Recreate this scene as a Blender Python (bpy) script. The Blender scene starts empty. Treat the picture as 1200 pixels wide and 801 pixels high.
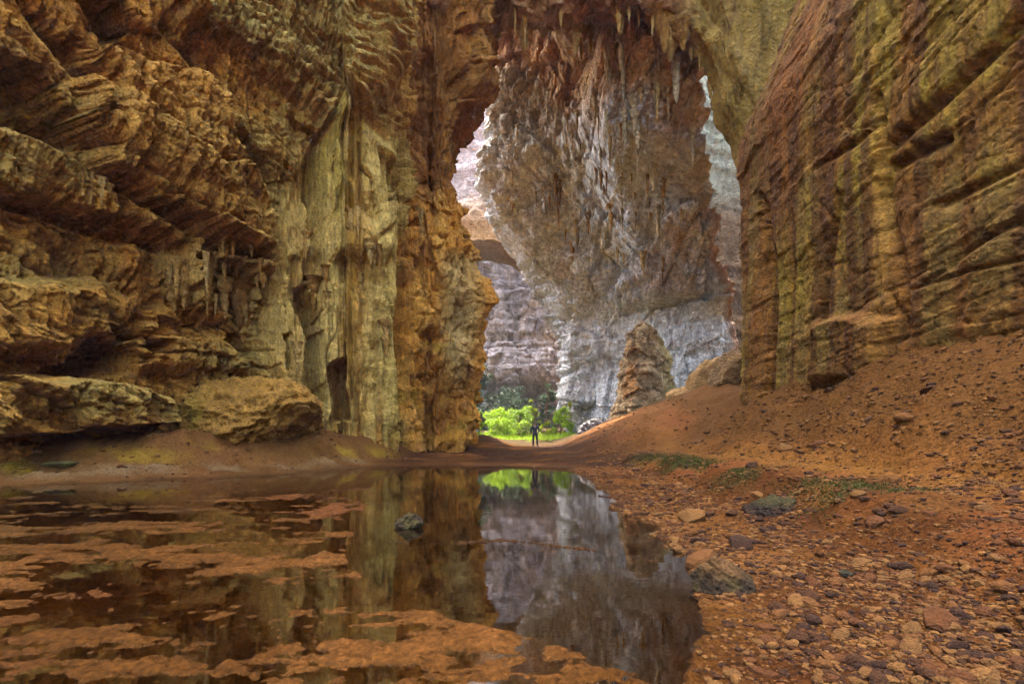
import bpy, bmesh, math, random
import numpy as np
from mathutils import Vector, Matrix

# ------------------------------------------------------------------ camera, sky, sun, exposure
scene = bpy.context.scene
col = scene.collection
F, HZ, H = 560.0, 512.0, 1.5          # focal length and horizon row of a 1200 px wide frame, eye height over the pool

cam_data = bpy.data.cameras.new('camera')
cam_data.sensor_width = 36.0
cam_data.lens = 36.0 * F / 1200.0
cam_data.shift_y = (HZ - 400.5) / 1200.0
cam_data.clip_start = 0.05
cam_data.clip_end = 3000.0
cam = bpy.data.objects.new('camera', cam_data)
col.objects.link(cam)
cam.location = (0, 0, H)
cam.rotation_euler = (math.radians(90), 0, 0)
scene.camera = cam

SUN_EL, SUN_AZ = math.radians(69), math.radians(-38)      # azimuth from +Y towards +X
sun_dir = Vector((math.cos(SUN_EL) * math.sin(SUN_AZ), math.cos(SUN_EL) * math.cos(SUN_AZ), math.sin(SUN_EL)))
world = bpy.data.worlds.new('World')
scene.world = world
world.use_nodes = True
wn = world.node_tree.nodes
sky = wn.new('ShaderNodeTexSky')
sky.sky_type = 'NISHITA'
sky.sun_disc = False
sky.sun_elevation = SUN_EL
sky.sun_rotation = SUN_AZ
sky.dust_density = 7.0
sky.air_density = 0.85
sky.ozone_density = 0.3
wn['Background'].inputs['Strength'].default_value = 0.15
world.node_tree.links.new(sky.outputs[0], wn['Background'].inputs['Color'])

sd = bpy.data.lights.new('sun', 'SUN')
sd.energy = 2.0
sd.angle = math.radians(0.5)
sd.color = (1.0, 0.93, 0.82)
sun = bpy.data.objects.new('sun', sd)
col.objects.link(sun)
sun.rotation_euler = sun_dir.to_track_quat('Z', 'Y').to_euler()
sun.location = (-60, 60, 120)

vs = scene.view_settings
vs.view_transform = 'Standard'
vs.look = 'None'
vs.gamma = 1.0
vs.use_curve_mapping = False
vs.exposure = 3.8
scene.render.engine = 'CYCLES'
scene.cycles.use_denoising = True
scene.cycles.max_bounces = 8
scene.cycles.diffuse_bounces = 3
scene.cycles.glossy_bounces = 3
scene.cycles.transparent_max_bounces = 8
scene.cycles.caustics_reflective = False
scene.cycles.caustics_refractive = False

rng = np.random.default_rng(7)
random.seed(7)

# ------------------------------------------------------------------ numeric helpers
def at(px, py, Y):
    return np.array(((px - 600.0) / F * Y, Y, H - (py - HZ) / F * Y))

def topx(P):
    Y = np.maximum(P[..., 1], 0.3)
    return 600.0 + P[..., 0] / Y * F, HZ - (P[..., 2] - H) / Y * F

def sst(a, b, x):
    t = np.clip((x - a) / (b - a), 0, 1)
    return t * t * (3 - 2 * t)

def _h(ix, iy, iz, seed):
    h = (ix.astype(np.uint32) * np.uint32(374761393)) ^ (iy.astype(np.uint32) * np.uint32(668265263)) ^ (iz.astype(np.uint32) * np.uint32(2147483647 - 58 * 7919)) ^ np.uint32((seed * 974711 + 12345) & 0xffffffff)
    h = (h ^ (h >> np.uint32(13))) * np.uint32(1274126177)
    h = (h ^ (h >> np.uint32(15))) * np.uint32(2246822519)
    h = h ^ (h >> np.uint32(16))
    return h.astype(np.float32) * np.float32(1.0 / 4294967295.0)

def noise3(x, y, z, seed=0):
    x = np.asarray(x, np.float32); y = np.asarray(y, np.float32); z = np.asarray(z, np.float32)
    fx, fy, fz = np.floor(x), np.floor(y), np.floor(z)
    ix, iy, iz = fx.astype(np.int32), fy.astype(np.int32), fz.astype(np.int32)
    u, v, w = x - fx, y - fy, z - fz
    u = u * u * (3 - 2 * u); v = v * v * (3 - 2 * v); w = w * w * (3 - 2 * w)
    def c(a, b, d): return _h(ix + a, iy + b, iz + d, seed)
    x00 = c(0, 0, 0) * (1 - u) + c(1, 0, 0) * u
    x10 = c(0, 1, 0) * (1 - u) + c(1, 1, 0) * u
    x01 = c(0, 0, 1) * (1 - u) + c(1, 0, 1) * u
    x11 = c(0, 1, 1) * (1 - u) + c(1, 1, 1) * u
    return ((x00 * (1 - v) + x10 * v) * (1 - w) + (x01 * (1 - v) + x11 * v) * w) * 2 - 1

def noise2(x, y, seed=0):
    x = np.asarray(x, np.float32); y = np.asarray(y, np.float32)
    fx, fy = np.floor(x), np.floor(y)
    ix, iy = fx.astype(np.int32), fy.astype(np.int32)
    iz = np.zeros_like(ix)
    u, v = x - fx, y - fy
    u = u * u * (3 - 2 * u); v = v * v * (3 - 2 * v)
    a = _h(ix, iy, iz, seed) * (1 - u) + _h(ix + 1, iy, iz, seed) * u
    b = _h(ix, iy + 1, iz, seed) * (1 - u) + _h(ix + 1, iy + 1, iz, seed) * u
    return (a * (1 - v) + b * v) * 2 - 1

def fbm3(P, f, octv=4, seed=0, sc=(1, 1, 1), ridged=False):
    r = 0; a = 1.0; t = 0
    for o in range(octv):
        n = noise3(P[..., 0] * f * sc[0] + 17.3 * o, P[..., 1] * f * sc[1] + 5.1 * o, P[..., 2] * f * sc[2] + 9.7 * o, seed + o)
        if ridged: n = 1 - 2 * np.abs(n)
        r = r + a * n; t += a; a *= 0.5; f *= 2.03
    return r / t

def fbm2(x, y, octv=4, seed=0, ridged=False):
    r = 0; a = 1.0; t = 0; f = 1.0
    for o in range(octv):
        n = noise2(x * f + 13.7 * o, y * f + 7.9 * o, seed + o)
        if ridged: n = 1 - 2 * np.abs(n)
        r = r + a * n; t += a; a *= 0.5; f *= 2.03
    return r / t

def worley2(x, y, seed=0):
    x = np.asarray(x, np.float32); y = np.asarray(y, np.float32)
    fx, fy = np.floor(x).astype(np.int32), np.floor(y).astype(np.int32)
    z = np.zeros_like(fx)
    d1 = np.full(x.shape, 9.0, np.float32); d2 = d1.copy(); idv = np.zeros(x.shape, np.float32)
    for i in (-1, 0, 1):
        for j in (-1, 0, 1):
            cx = fx + i + 0.15 + 0.7 * _h(fx + i, fy + j, z, seed)
            cy = fy + j + 0.15 + 0.7 * _h(fx + i, fy + j, z, seed + 1)
            d = (cx - x) ** 2 + (cy - y) ** 2
            near = d < d1
            d2 = np.where(near, d1, np.minimum(d2, d))
            idv = np.where(near, _h(fx + i, fy + j, z, seed + 2), idv)
            d1 = np.where(near, d, d1)
    return np.sqrt(d1), np.sqrt(d2), idv

def facets(x, y, seed=0):
    """fracture blocks: every cell is a plane with its own tilt and offset, meeting its neighbours in sharp edges"""
    x = np.asarray(x, np.float32); y = np.asarray(y, np.float32)
    fx, fy = np.floor(x).astype(np.int32), np.floor(y).astype(np.int32)
    z = np.zeros_like(fx)
    d1 = np.full(x.shape, 9.0, np.float32); d2 = d1.copy(); out = np.zeros(x.shape, np.float32)
    for i in (-1, 0, 1):
        for j in (-1, 0, 1):
            hx, hy = _h(fx + i, fy + j, z, seed), _h(fx + i, fy + j, z, seed + 1)
            dx = fx + i + 0.1 + 0.8 * hx - x; dy = fy + j + 0.1 + 0.8 * hy - y
            d = dx * dx + dy * dy
            near = d < d1
            val = (_h(fx + i, fy + j, z, seed + 2) - 0.5) + 1.5 * (_h(fx + i, fy + j, z, seed + 3) - 0.5) * dx + 1.5 * (_h(fx + i, fy + j, z, seed + 4) - 0.5) * dy
            d2 = np.where(near, d1, np.minimum(d2, d))
            out = np.where(near, val, out); d1 = np.where(near, d, d1)
    return out - 0.35 * np.exp(-((np.sqrt(d2) - np.sqrt(d1)) / 0.05) ** 2)

def strata(h, seed=0, soft=0.22):
    """stepped beds: a random offset per bed, with a recessed joint between beds"""
    i = np.floor(h).astype(np.int32); fr = (h - np.floor(h)).astype(np.float32)
    z = np.zeros_like(i)
    a, b = _h(i, z, z, seed), _h(i + 1, z, z, seed)
    t = sst(1 - soft, 1, fr)
    joint = np.exp(-(np.minimum(fr, 1 - fr) / 0.07) ** 2)
    return (a * (1 - t) + b * t) * 2 - 1 - 0.55 * joint

def poly_sd(px, py, pts):
    """signed distance to a polygon, positive inside"""
    pts = np.asarray(pts, float); d = np.full(px.shape, 1e9); ins = np.zeros(px.shape, bool)
    n = len(pts)
    for k in range(n):
        x0, y0 = pts[k]; x1, y1 = pts[(k + 1) % n]
        ex, ey = x1 - x0, y1 - y0
        t = np.clip(((px - x0) * ex + (py - y0) * ey) / (ex * ex + ey * ey + 1e-9), 0, 1)
        d = np.minimum(d, (px - x0 - t * ex) ** 2 + (py - y0 - t * ey) ** 2)
        c = ((y0 > py) != (y1 > py)) & (px < (x1 - x0) * (py - y0) / (y1 - y0 + 1e-12) + x0)
        ins ^= c
    return np.sqrt(d) * np.where(ins, 1, -1)

def line_d(px, py, pts):
    pts = np.asarray(pts, float); d = np.full(px.shape, 1e9)
    for k in range(len(pts) - 1):
        x0, y0 = pts[k]; x1, y1 = pts[k + 1]
        ex, ey = x1 - x0, y1 - y0
        t = np.clip(((px - x0) * ex + (py - y0) * ey) / (ex * ex + ey * ey + 1e-9), 0, 1)
        d = np.minimum(d, (px - x0 - t * ex) ** 2 + (py - y0 - t * ey) ** 2)
    return np.sqrt(d)

def mixc(c, colr, m):
    m = np.clip(m, 0, 1)[..., None]
    return c * (1 - m) + np.asarray(colr) * m

def grid_normals(P):
    a = np.gradient(P, axis=0); b = np.gradient(P, axis=1)
    n = np.cross(a, b)
    return n / (np.linalg.norm(n, axis=-1, keepdims=True) + 1e-9)

# ------------------------------------------------------------------ object helpers
def mesh_np(name, V, faces, tint=None, smooth=True):
    """V (n,3), faces (m,3 or 4)"""
    me = bpy.data.meshes.new(name)
    V = np.ascontiguousarray(V, np.float32); faces = np.ascontiguousarray(faces, np.int32)
    k = faces.shape[1]
    me.vertices.add(len(V)); me.vertices.foreach_set('co', V.ravel())
    me.loops.add(faces.size); me.loops.foreach_set('vertex_index', faces.ravel())
    me.polygons.add(len(faces)); me.polygons.foreach_set('loop_start', np.arange(0, faces.size, k, dtype=np.int32))
    me.update(calc_edges=True)
    me.polygons.foreach_set('use_smooth', np.full(len(faces), smooth))
    if tint is not None:
        ca = me.color_attributes.new('tint', 'FLOAT_COLOR', 'POINT')
        c4 = np.ones((len(V), 4), np.float32); c4[:, :3] = np.clip(tint.reshape(-1, 3), 0.004, 0.95)
        ca.data.foreach_set('color', c4.ravel())
    me.validate()
    return me

def grid_faces(n, m, flip=False, wrap=False):
    idx = np.arange(n * m).reshape(n, m)
    if wrap: idx = np.concatenate([idx, idx[:1]], 0)
    a, b, c, d = idx[:-1, :-1], idx[1:, :-1], idx[1:, 1:], idx[:-1, 1:]
    q = np.stack([a, b, c, d], -1).reshape(-1, 4)
    return q[:, ::-1] if flip else q

def link(name, me, mat=None, parent=None):
    o = bpy.data.objects.new(name, me)
    col.objects.link(o)
    if mat is not None and me is not None and not me.materials: me.materials.append(mat)
    if parent is not None: o.parent = parent
    return o

def tag(o, label, cat, group=None, kind=None):
    o['label'] = label; o['category'] = cat
    if group: o['group'] = group
    if kind: o['kind'] = kind
    return o

def empty(name, loc=(0, 0, 0), rz=0):
    o = bpy.data.objects.new(name, None); col.objects.link(o)
    o.location = loc; o.rotation_euler = (0, 0, rz)
    return o

# ------------------------------------------------------------------ materials
def nodes_of(name):
    m = bpy.data.materials.new(name); m.use_nodes = True
    return m, m.node_tree.nodes, m.node_tree.links

def mth(N, L, op, a, b):
    n = N.new('ShaderNodeMath'); n.operation = op
    for i, v in enumerate((a, b)):
        if isinstance(v, (int, float)): n.inputs[i].default_value = v
        else: L.new(v, n.inputs[i])
    return n.outputs[0]

def rock_material(name, size=1.0, flute=0.5, beds=0.3, pits=0.5, bump=1.0, rough=0.85, contrast=1.0, stain=(0.09, 0.035, 0.012)):
    m, N, L = nodes_of(name)
    b = N['Principled BSDF']
    geo = N.new('ShaderNodeNewGeometry')
    pos = geo.outputs['Position']
    att = N.new('ShaderNodeAttribute'); att.attribute_name = 'tint'
    def mapped(sx, sy, sz):
        v = N.new('ShaderNodeVectorMath'); v.operation = 'MULTIPLY'; v.inputs[1].default_value = (sx / size, sy / size, sz / size)
        L.new(pos, v.inputs[0]); return v.outputs[0]
    def nz(vec, scale, detail=6, rg=0.6, dist=0.0):
        t = N.new('ShaderNodeTexNoise'); t.inputs['Scale'].default_value = scale; t.inputs['Detail'].default_value = detail
        t.inputs['Roughness'].default_value = rg; t.inputs['Distortion'].default_value = dist
        L.new(vec, t.inputs['Vector']); return t.outputs['Fac']
    def vor(vec, scale, feat='F1'):
        t = N.new('ShaderNodeTexVoronoi'); t.feature = feat; t.inputs['Scale'].default_value = scale
        L.new(vec, t.inputs['Vector']); return t.outputs['Distance']
    iso = mapped(1, 1, 1); drip = mapped(1, 1, 0.2); bed = mapped(0.12, 0.12, 1)
    n1 = nz(iso, 1.6, 8, 0.68, 0.4); n2 = nz(drip, 3.2, 5, 0.65, 0.3); n3 = nz(bed, 4.0, 4, 0.6, 0.2); v1 = vor(iso, 5.5)
    h = mth(N, L, 'MULTIPLY', n1, 1.0)
    h = mth(N, L, 'ADD', h, mth(N, L, 'MULTIPLY', n2, flute))
    h = mth(N, L, 'ADD', h, mth(N, L, 'MULTIPLY', n3, beds))
    h = mth(N, L, 'ADD', h, mth(N, L, 'MULTIPLY', v1, pits * 0.5))
    bp = N.new('ShaderNodeBump'); bp.inputs['Strength'].default_value = min(1.0, bump); bp.inputs['Distance'].default_value = 0.55 * size * max(1, bump)
    L.new(h, bp.inputs['Height']); L.new(bp.outputs[0], b.inputs['Normal'])
    # colour: painted tint, broken up by mineral mottling, drip stains and bedding bands
    mr = N.new('ShaderNodeMapRange'); mr.inputs[1].default_value = 0.32; mr.inputs[2].default_value = 0.68
    mr.inputs[3].default_value = 1 - 0.45 * contrast; mr.inputs[4].default_value = 1 + 0.42 * contrast
    L.new(nz(iso, 2.6, 9, 0.75, 0.6), mr.inputs[0])
    mr2 = N.new('ShaderNodeMapRange'); mr2.inputs[1].default_value = 0.35; mr2.inputs[2].default_value = 0.65
    mr2.inputs[3].default_value = 1 - 0.35 * contrast * max(flute, beds, 0.5); mr2.inputs[4].default_value = 1 + 0.3 * contrast * max(flute, beds, 0.5)
    L.new(n2 if flute >= beds else n3, mr2.inputs[0])
    sc = N.new('ShaderNodeVectorMath'); sc.operation = 'SCALE'
    L.new(att.outputs['Color'], sc.inputs[0]); L.new(mth(N, L, 'MULTIPLY', mr.outputs[0], mr2.outputs[0]), sc.inputs['Scale'])
    mx = N.new('ShaderNodeMix'); mx.data_type = 'RGBA'
    mr3 = N.new('ShaderNodeMapRange'); mr3.inputs[1].default_value = 0.56; mr3.inputs[2].default_value = 0.72
    mr3.inputs[3].default_value = 0; mr3.inputs[4].default_value = 0.75
    L.new(nz(mapped(1.0, 1.0, 0.45), 0.9, 7, 0.7, 0.8), mr3.inputs[0])
    L.new(mr3.outputs[0], mx.inputs[0]); L.new(sc.outputs[0], mx.inputs[6]); mx.inputs[7].default_value = (*stain, 1)
    L.new(mx.outputs[2], b.inputs['Base Color'])
    b.inputs['Roughness'].default_value = rough
    b.inputs['Specular IOR Level'].default_value = 0.25
    return m

def plain_material(name, c, rough=0.8, vary=0.25, scale=6.0, transl=0.0):
    m, N, L = nodes_of(name)
    b = N['Principled BSDF']
    t = N.new('ShaderNodeTexNoise'); t.inputs['Scale'].default_value = scale; t.inputs['Detail'].default_value = 5
    tc = N.new('ShaderNodeTexCoord'); L.new(tc.outputs['Object'], t.inputs['Vector'])
    mx = N.new('ShaderNodeMix'); mx.data_type = 'RGBA'
    L.new(t.outputs['Fac'], mx.inputs[0])
    mx.inputs[6].default_value = (*[v * (1 - vary) for v in c], 1); mx.inputs[7].default_value = (*[min(1, v * (1 + vary)) for v in c], 1)
    L.new(mx.outputs[2], b.inputs['Base Color'])
    b.inputs['Roughness'].default_value = rough
    b.inputs['Specular IOR Level'].default_value = 0.3
    if transl:
        tr = N.new('ShaderNodeBsdfTranslucent'); L.new(mx.outputs[2], tr.inputs['Color'])
        ms = N.new('ShaderNodeMixShader'); ms.inputs[0].default_value = transl
        L.new(b.outputs[0], ms.inputs[1]); L.new(tr.outputs[0], ms.inputs[2])
        L.new(ms.outputs[0], N['Material Output'].inputs['Surface'])
    return m

M_left = rock_material('limestone_ochre', 0.7, 0.4, 0.25, 0.6, contrast=1.25)
M_flow = rock_material('flowstone', 0.7, 0.8, 0.05, 0.4, contrast=1.05, stain=(0.21, 0.115, 0.025))
M_right = rock_material('limestone_olive', 0.6, 0.3, 0.22, 0.4, bump=0.9, contrast=1.3, stain=(0.06, 0.03, 0.008))
M_mid = rock_material('limestone_grey', 1.7, 0.7, 0.25, 0.7, contrast=1.15, stain=(0.36, 0.27, 0.17))
M_ceil = rock_material('ceiling_rock', 1.5, 0.4, 0.2, 0.4)
M_far = rock_material('far_limestone', 3.2, 0.7, 0.5, 0.4, contrast=0.9, stain=(0.10, 0.08, 0.07))
M_arch = rock_material('tan_limestone', 2.2, 0.6, 0.4, 0.4, contrast=0.7, stain=(0.2, 0.11, 0.05))
M_stone = rock_material('boulder_stone', 0.25, 0.2, 0.2, 0.8)

# palette (real base colours, but the pale one also paints in skylight)
TAN = np.array((0.48, 0.245, 0.034)); OCHRE = np.array((0.42, 0.18, 0.017)); BROWN = np.array((0.19, 0.066, 0.005))
OLIVE = np.array((0.25, 0.170, 0.011)); FLOW = np.array((0.55, 0.385, 0.095)); MUD = np.array((0.100, 0.039, 0.0065))
DUST = np.array((0.27, 0.115, 0.020)); PALE = np.array((0.62, 0.64, 0.60)); RED = np.array((0.105, 0.034, 0.010))
GREY = np.array((0.36, 0.34, 0.29))

# ------------------------------------------------------------------ path walls
def catmull(pts, n=60):
    pts = [np.array(p, float) for p in pts]
    pts = [2 * pts[0] - pts[1]] + pts + [2 * pts[-1] - pts[-2]]
    out = []
    for i in range(1, len(pts) - 2):
        p0, p1, p2, p3 = pts[i - 1:i + 3]
        for t in np.linspace(0, 1, n, endpoint=False):
            out.append(0.5 * (2 * p1 + (p2 - p0) * t + (2 * p0 - 5 * p1 + 4 * p2 - p3) * t * t + (3 * p1 - p0 - 3 * p2 + p3) * t ** 3))
    out.append(pts[-2])
    return np.array(out)

def wall_grid(path, ns, nz, ztop_fn, side, zbot=-1.5, wfn=None):
    """plan path -> base points (ns,nz,3), inward normal (ns,2), arc length (ns)"""
    C = catmull(path)
    d = np.linalg.norm(np.diff(C, axis=0), axis=1)
    s = np.concatenate([[0], np.cumsum(d)])
    w = wfn(C)
    cw = np.concatenate([[0], np.cumsum(0.5 * (w[1:] + w[:-1]) * d)])
    tgt = np.linspace(0, cw[-1], ns)
    ss = np.interp(tgt, cw, s)
    X, Y = np.interp(ss, s, C[:, 0]), np.interp(ss, s, C[:, 1])
    t = np.stack([np.gradient(X), np.gradient(Y)], -1); t /= np.linalg.norm(t, axis=1, keepdims=True)
    for _ in range(6):
        t[1:-1] = 0.25 * t[:-2] + 0.5 * t[1:-1] + 0.25 * t[2:]
    n = np.stack([t[:, 1], -t[:, 0]], -1) * side
    n /= np.linalg.norm(n, axis=1, keepdims=True)
    zt = ztop_fn(X, Y)
    v = np.linspace(0, 1, nz)
    Z = zbot + v[None, :] * (zt - zbot)[:, None]
    P = np.zeros((ns, nz, 3)); P[..., 0] = X[:, None]; P[..., 1] = Y[:, None]; P[..., 2] = Z
    return P, n, ss

def cap_rows(P, n, zs, outs):
    """coarse upper cliff above the detailed rows: out of the picture, it keeps the sun off the cave"""
    rows = [P]
    top = P[:, -1, :]
    for z, o in zip(zs, outs):
        r = top.copy(); r[:, 2] = np.maximum(top[:, 2] + 0.3, z) + 2.5 * noise2(top[:, 0] * 0.13 + z, top[:, 1] * 0.13, 5)
        r[:, 0] -= n[:, 0] * o; r[:, 1] -= n[:, 1] * o
        rows.append(r[:, None, :])
    return np.concatenate(rows, 1)

# ================================================================== LEFT WALL, FLOWSTONE, PILLAR
LP = [(-40, -14), (-28, -2), (-21.5, 8), (-19, 14), (-17.6, 18.5), (-15.6, 23), (-13, 26.6), (-10.8, 28.8), (-8.7, 29.6), (-7.5, 31.4),
      (-6.7, 33.4), (-5.1, 33.8), (-3.8, 34.8), (-3.4, 36.5), (-3.6, 39), (-6, 44), (-15, 49), (-34, 52), (-60, 54)]
def wl(C):
    X, Y = C[:, 0], C[:, 1]
    px = 600 + X / np.maximum(Y, 1) * F
    w = 1.0 / np.maximum(np.hypot(X, Y), 6)
    vis = (px > -60) & (Y > 5) & (Y < 38.5)
    return np.where(vis, w, w * 0.10)
P, n, ss = wall_grid(LP, 830, 480, lambda X, Y: np.clip(0.98 * np.maximum(Y, 14) + 3.0, 10, 42), 1, wfn=wl)
S = np.broadcast_to(ss[:, None], P.shape[:2])
px0, py0 = topx(P); Z = P[..., 2]
flow_m = sst(288, 322, px0) * (1 - sst(440, 454, px0)) * (P[..., 1] < 32.2)
ftop = np.interp(px0, [285, 325, 360, 382, 402, 445], [262, 235, 170, 120, 130, 190])
flow_m = flow_m * sst(-14, 14, py0 - ftop + 10 * noise3(P[..., 0], P[..., 1], P[..., 2] * 0.5, 2))
pil_m = sst(450, 466, px0) * (P[..., 1] > 31)
pil_m = np.maximum(pil_m, (P[..., 1] > 36) * 1.0)
lw = np.clip(1 - flow_m - pil_m, 0, 1)
# large form: the wall leans in with height and the beds overhang
D = 1.5 * fbm3(P, 0.085, 3, 3) + 0.55 * fbm3(P, 0.45, 4, 9)
D = D + lw * (0.055 * np.clip(Z - 5, 0, 30) + 1.3 * sst(11, 22, Z))
D = D - lw * 1.6 * sst(3.0, 7.0, Z) * (1 - sst(8, 15, Z))
wob = 1.1 * fbm3(P, 0.11, 3, 21)
bedz = Z + wob + 0.34 * S - 12
bw = 0.35 + 0.65 * sst(-0.35, 0.3, fbm3(P, 0.13, 2, 23))
D = D + lw * (0.5 * strata(bedz / 3.4, 4) + bw * (0.14 * strata(bedz / 0.9 + 0.4, 8) + 0.09 * strata(bedz / 0.3, 12)))
f1, f2, idc = worley2(S * 0.55 + 0.3 * wob, bedz * 0.75, 31)
D = D + lw * (0.22 * (idc - 0.5) - 0.10 * np.exp(-((f2 - f1) / 0.09) ** 2))
fl_r = fbm2(S * 1.6, Z * 0.16 + 0.3 * wob, 4, 41, True)
fm = sst(-0.3, 0.3, fbm3(P, 0.12, 2, 53))
fs, fv = S + 0.5 * fbm3(P, 0.7, 2, 33), bedz + 0.4 * fbm3(P, 0.7, 2, 35)
D = D + lw * (0.6 * facets(fs * 0.38, fv * 0.55, 301) + (1 - 0.5 * fm) * 0.42 * facets(fs * 1.0, fv * 1.5, 311) + 0.20 * facets(fs * 2.6, fv * 3.6, 321))
D = D + lw * (0.16 + 0.40 * fm) * fl_r + lw * 0.16 * fm * fbm2(S * 5.0, Z * 0.6, 3, 55, True) + lw * 0.13 * fbm3(P, 1.9, 4, 51)
# flowstone: broad organ-pipe folds with finer flutes
fz = Z * 0.07 + 0.15 * fbm3(P, 0.3, 2, 60)
fold = fbm2(S * 0.75, fz, 2, 61, True)
D = D + flow_m * (0.9 + 0.9 * fold + 0.52 * fbm2(S * 2.3, fz * 1.6, 3, 66, True) + 0.10 * fbm2(S * 7, Z * 0.35, 3, 70))
pw1, pw2, pid = worley2(S * 0.7 + 0.5 * fbm3(P, 0.5, 2, 62), Z * 0.075 + 0.25 * noise2(S * 1.1, Z * 0.1, 64), 63)
D = D + flow_m * (0.14 * facets(S * 1.8, Z * 0.7, 65) + 0.8 * (pid - 0.5) + 0.26 * fbm2(S * 5.2, Z * 0.14, 3, 68, True) - 0.25 * np.exp(-((pw2 - pw1) / 0.06) ** 2))
D = D + flow_m * (0.9 * np.exp(-np.maximum(Z, 0) / 1.6)) + flow_m * (0.16 * fbm3(P, 0.7, 3, 75))
# pillar: fluted, knobbly, undercut near its foot
D = D + pil_m * (0.55 * fbm2(S * 0.9, Z * 0.09, 3, 81, True) + 0.33 * fbm2(S * 2.6, Z * 0.22, 3, 85, True) + 0.6 * fbm3(P, 0.32, 3, 88) + 0.45 * fbm3(P, 1.1, 4, 91))
pw1, pw2, pid = worley2(S * 0.7 + 0.2 * wob, Z * 0.17, 83)
D = D + pil_m * (1.1 * (pid - 0.5) + 0.22 * fbm2(S * 4.5, Z * 0.3, 3, 87, True) + 0.6 * facets(S * 0.9 + 0.3 * wob, Z * 0.45, 331) + 0.3 * facets(S * 2.3, Z * 1.1, 335))
D = D + pil_m * (0.7 * np.exp(-((Z - 11.5) / 2.2) ** 2) - 0.5 * np.exp(-((Z - 5) / 2.0) ** 2) + 0.4 * np.exp(-np.maximum(Z, 0) / 1.2) - 1.6 * sst(15, 22, Z) + (0.9 * sst(22, 31, Z) + 2.5 * sst(26.6, 29, Z + 0.8 * noise2(S * 1.3, Z * 0.3, 89)) * sst(520, 548, px0)))
# features read off the photograph, placed on the wall
PD = P.copy(); PD[..., 0] += n[:, None, 0] * D; PD[..., 1] += n[:, None, 1] * D
px, py = topx(PD)
front = (P[..., 1] < 38)
wj = 7 * fbm3(P, 0.6, 3, 95)
qx, qy = px + wj, py + 6 * fbm3(P, 0.6, 3, 97)
def inside(pts, soft=6.0): return sst(-soft, soft, poly_sd(qx, qy, pts)) * front
def along(pts, w): return np.exp(-(line_d(qx, qy, pts) / w) ** 2) * front
big = inside([(95, 62), (150, 85), (215, 95), (258, 130), (300, 205), (312, 300), (238, 282), (165, 240), (100, 205), (92, 130)], 5)
D = D + 1.7 * big + big * (0.16 * fbm2(S * 3.2, Z * 0.5, 3, 101, True) + 0.12 * fbm3(P, 3.0, 2, 105))
D = D - 2.0 * inside([(-40, 45), (40, 75), (92, 140), (90, 178), (40, 165), (-40, 138)], 4)
D = D - 2.2 * inside([(250, 128), (285, 150), (318, 205), (316, 262), (300, 230), (262, 170)], 5)
D = D - 1.4 * inside([(95, 0), (150, 0), (150, 55), (120, 48)], 4)
D = D + 1.3 * inside([(-40, 150), (60, 185), (110, 215), (225, 262), (330, 312), (300, 330), (150, 265), (-40, 225)], 5)
D = D - 2.2 * along([(92, 205), (165, 248), (240, 290), (315, 312)], 8) - 0.9 * along([(-30, 225), (90, 262), (200, 300), (300, 345)], 6)
D = D - 1.0 * along([(20, -10), (60, 40), (110, 110), (105, 150)], 6) - 0.9 * along([(195, 30), (240, 85), (262, 125)], 7)
# upper slabs
slab = inside([(185, -40), (205, 20), (290, 60), (395, 150), (440, 130), (475, 60), (470, -40)], 10)
D = D + slab * (0.9 + (1 - 0.9 * flow_m) * (0.42 * strata((Z + 0.2 * S + 0.8 * wob) / 1.1, 111) + 0.2 * strata((Z + 0.2 * S + wob) / 0.36, 115)))
D = D + 1.2 * inside([(395, 40), (470, 0), (480, 60), (452, 120), (425, 140), (405, 120)], 6)
# flowstone head and hollows
D = D + 0.9 * inside([(385, 110), (415, 108), (428, 150), (462, 190), (460, 300), (345, 300), (362, 230), (378, 165)], 10)
for pts, dep in (([(346, 340), (366, 332), (377, 380), (372, 405), (360, 398)], 1.8), ([(362, 395), (380, 390), (384, 470), (362, 480), (358, 440)], 2.2),
                 ([(388, 430), (402, 420), (408, 492), (392, 492)], 2.0), ([(440, 185), (462, 190), (464, 235), (445, 240)], 1.2),
                 ([(398, 200), (404, 200), (406, 330), (400, 330)], 0.35), ([(330, 395), (341, 392), (340, 432), (330, 430)], 1.0)):
    D = D - dep * inside(pts, 3)
D = D - 2.2 * np.exp(-((px0 - 453) / 7.0) ** 2) * sst(2.5, 8, Z) * (P[..., 1] < 34)
# lower left: cave mouths, shelf, drapery
D = D - 4.2 * inside([(60, 446), (88, 415), (105, 392), (130, 400), (148, 428), (128, 448), (100, 452)], 4)
D = D - 2.4 * inside([(128, 378), (148, 384), (156, 398), (140, 402)], 3) - 2.2 * inside([(160, 400), (190, 404), (184, 418), (165, 414)], 3)
D = D - 1.2 * inside([(-40, 415), (60, 420), (85, 440), (40, 448), (-40, 436)], 4)
drape = inside([(190, 290), (250, 300), (330, 330), (330, 430), (290, 400), (235, 370), (180, 345)], 12)
D = D + drape * (0.5 + 0.8 * fbm2(S * 2.0, Z * 0.14, 3, 121, True) + 0.2 * fbm2(S * 5, Z * 0.3, 3, 125, True))
for cx, w in ((104, 13), (148, 9), (215, 8), (285, 10)):
    D = D + 0.8 * np.exp(-((qx - cx) / w) ** 2) * sst(275, 300, qy) * (1 - sst(355, 385, qy)) * front
apron = inside([(-60, 330), (90, 330), (130, 400), (95, 392), (55, 412), (-60, 402)], 12)
D = D + apron * 1.3
D = D + 2.3 * inside([(-60, 437), (40, 442), (120, 455), (170, 468), (180, 500), (90, 505), (-60, 510)], 4)
bould = inside([(170, 365), (215, 350), (300, 400), (340, 450), (300, 440), (220, 430), (150, 440), (135, 410)], 8)
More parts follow.
